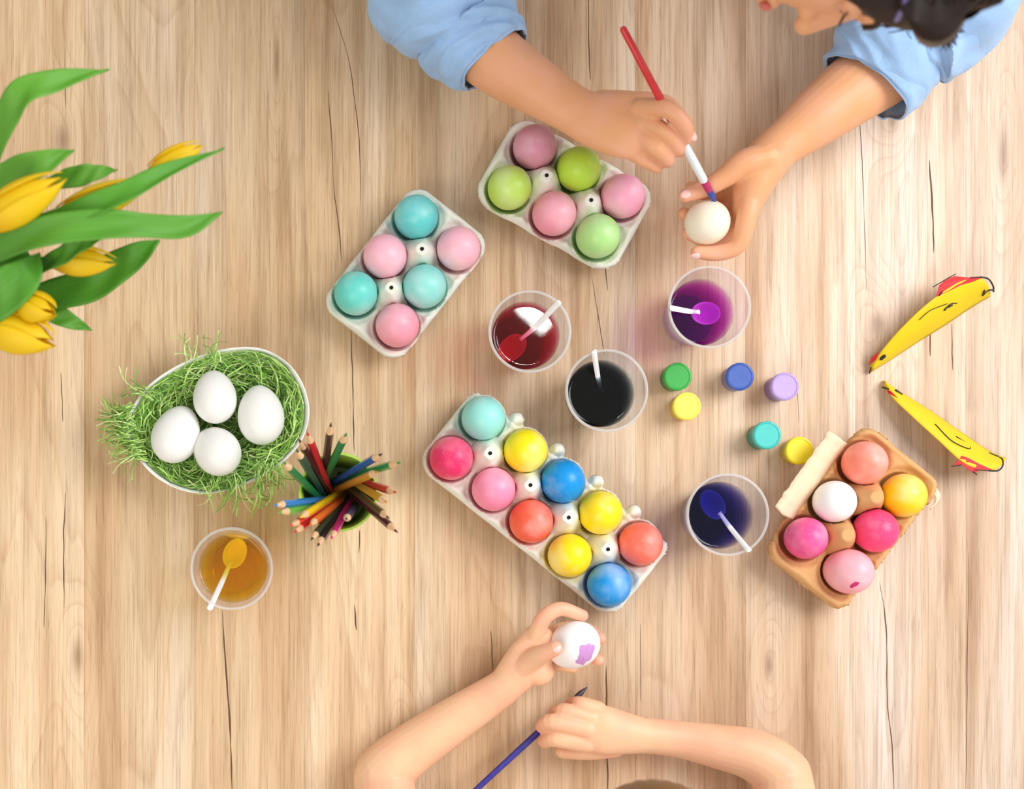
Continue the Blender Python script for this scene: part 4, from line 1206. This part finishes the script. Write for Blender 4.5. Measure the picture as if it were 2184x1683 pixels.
parts += [finger(dP, [.0082, .0072, .0062]), finger(dR, [.0090, .0080, .0070]), finger(dM, [.0098, .0088, .0076]), finger(dI, [.0096, .0086, .0076]), finger(dT, [.0115, .0095, .0078])]
parts.append(tube([(.27, -.54, -.25), (.27, -.49, 0), (.27, -.44, .16)], [(.11, .08), (.115, .085), (.13, .07)], 24, up=(0, 1, 0)))
CHn = K(1400, 1893, .30)
parts.append(tube([(.27, -.43, .17), CHn + (0, -.03, -.03)], [.042, .040], 16))
Uc = np.array([.02, .5, .86]); Uc /= np.linalg.norm(Uc); Fc = np.array([0, .86, -.5]); Fc -= Uc * np.dot(Fc, Uc); Fc /= np.linalg.norm(Fc); Sc = np.cross(Fc, Uc)
Mc = np.array([Sc, Fc, Uc]).T; cp = lambda s, f, u: CHn + Mc @ np.array([s, f, u])
parts.append(ellipsoid(CHn, (.064, .076, .074), Mc, 30, 20)); parts.append(ellipsoid(cp(0, .022, -.050), (.048, .044, .048), Mc)); parts.append(ellipsoid(cp(0, .045, -.088), (.022, .020, .018), Mc, 16, 12))
parts.append(tube([cp(0, .070, -.022), cp(0, .080, -.044)], [.0055, .0085], 12)); parts.append(ellipsoid(cp(0, .066, -.068), (.018, .008, .007), Mc, 14, 10))
for sg in (1, -1):
    parts.append(ellipsoid(cp(sg * .030, .050, -.042), (.021, .020, .021), Mc, 16, 12)); parts.append(ellipsoid(cp(sg * .064, 0, -.028), (.007, .013, .022), Mc, 14, 10))
cb = blend('body', join(*parts), M['skin_c'], ch, .0014, 4, .5)
flush(cb, [cI[-1], cI[2], cM[-1], cR[-1], cT[-1], dP[-1], dR[-1], dM[-1], dI[-1], K(1300, 1606, .035), K(1400, 1606, .03), K(1690, 1650, .03), cI[1]], .012)
nail(cT[-1] + (.001, 0, .006), cT[-1] - cT[-2], (.1, .1, 1), .004, ch)
for sg in (1, -1):
    ey = obj('eye', ellipsoid(cp(sg * .027, .0655, -.026), (.0115, .010, .0085), Mc, 16, 10), M['spoon'], ch)
    obj('iris', ellipsoid(cp(sg * .027, .0745, -.028), (.0048, .0022, .0048), Mc, 12, 8), M['brow'], ey)
    obj('eyebrow', tube([cp(sg * .014, .078, -.010), cp(sg * .027, .075, -.006), cp(sg * .042, .063, -.010)], [(.002, .0015)] * 3, 8), M['brow'], ch)
V, F = [], []
for i in range(nu):
    ph = 2 * math.pi * i / nu
    for j in range(nv):
        t = j / (nv - 1); f = max(0.0, math.sin(ph)); th = .02 + (math.radians(122 - 52 * f ** 1.5) - .02) * t
        k = 1.03 + .008 * math.sin(ph * 37 + 6 * t) * t
        v = np.array([.069 * math.sin(th) * math.cos(ph), .082 * math.sin(th) * math.sin(ph), .080 * math.cos(th)]) * k
        V.append(CHn + Mc @ v)
for i in range(nu):
    for j in range(nv - 1): F.append((i * nv + j, ((i + 1) % nu) * nv + j, ((i + 1) % nu) * nv + j + 1, i * nv + j + 1))
F.append(tuple(i * nv for i in range(nu)))
solid(obj('hair', (V, F), M['hair_c'], ch), .004)
blend('shirt', join(tube([(.27, -.56, -.27), (.27, -.505, 0), (.27, -.455, .17)], [(.135, .10), (.14, .105), (.15, .085)], 24, up=(0, 1, 0)),
                    tube([s1 + (-.02, .005, -.01), (.27, -.44, .185), s2 + (.02, .005, -.01)], [.048, .055, .048], 18)), M['tee'], ch, .005, 5)
egg_child = egg(EC, 'white egg with a lilac paint patch, held by the child', L(246, 246, 246), None, (.62, .40, .70), (1.06, 1.06, 1.0))
brush(K(1252, 1466, .014), K(975, 1722, .036), L(46, 40, 140), 'blue-handled paintbrush in the fist of the child', (.09, .25), L(40, 20, 50), None, .0030)

# daubs of dye, each a thin film lying on its own egg
bpy.context.view_layer.update()
def paint_patch(e, ctr, rx, ry, rot, col, label):
    """a blot of dye wrapped on the shell seen from above"""
    inv = e.matrix_world.inverted(); V, F = [], []; R1, N1 = 7, 34
    for i in range(R1 + 1):
        for k in range(N1):
            a = 2 * math.pi * k / N1; r = max(.03, i / R1)
            w = 1 + .45 * noise.noise(Vector((math.cos(a) * 1.6, math.sin(a) * 1.6, rx * 900)))
            x, y = rx * r * w * math.cos(a), ry * r * w * math.sin(a)
            q = Vector((ctr[0] + x * math.cos(rot) - y * math.sin(rot), ctr[1] + x * math.sin(rot) + y * math.cos(rot), .2))
            o_ = inv @ q; d_ = (inv.to_3x3() @ Vector((0, 0, -1))).normalized()
            hit, loc, nrm, _ = e.ray_cast(o_, d_)
            if not hit: loc = inv @ Vector((q.x, q.y, e.location.z)); nrm = Vector((0, 0, 0))
            V.append(tuple(loc + nrm * .00012))
    for i in range(R1):
        for k in range(N1): F.append((i * N1 + k, i * N1 + (k + 1) % N1, (i + 1) * N1 + (k + 1) % N1, (i + 1) * N1 + k))
    me = make_mesh('paint_patch', V, F); me.materials.append(col)
    o = bpy.data.objects.new('paint_patch', me); C.objects.link(o); o.parent = e; o['label'] = label
M['lilac_dye'] = plain('lilac_dye', lin(206, 150, 212), .5, .15, scale=300)
M['magenta_dye'] = plain('magenta_dye', lin(208, 40, 110), .5, .15, scale=300)
c_ = K(1246, 1391, .075); paint_patch(egg_child, c_, .0075, .0115, -.25, M['lilac_dye'], 'lilac smear of wet paint')
c_ = K(1233, 1409, .070); paint_patch(egg_child, c_, .005, .003, .3, M['lilac_dye'], 'lilac smear of wet paint')
c_ = K(1815, 1247, .052); paint_patch(egg_smudge, c_, .0042, .0026, .5, M['magenta_dye'], 'magenta smudge')
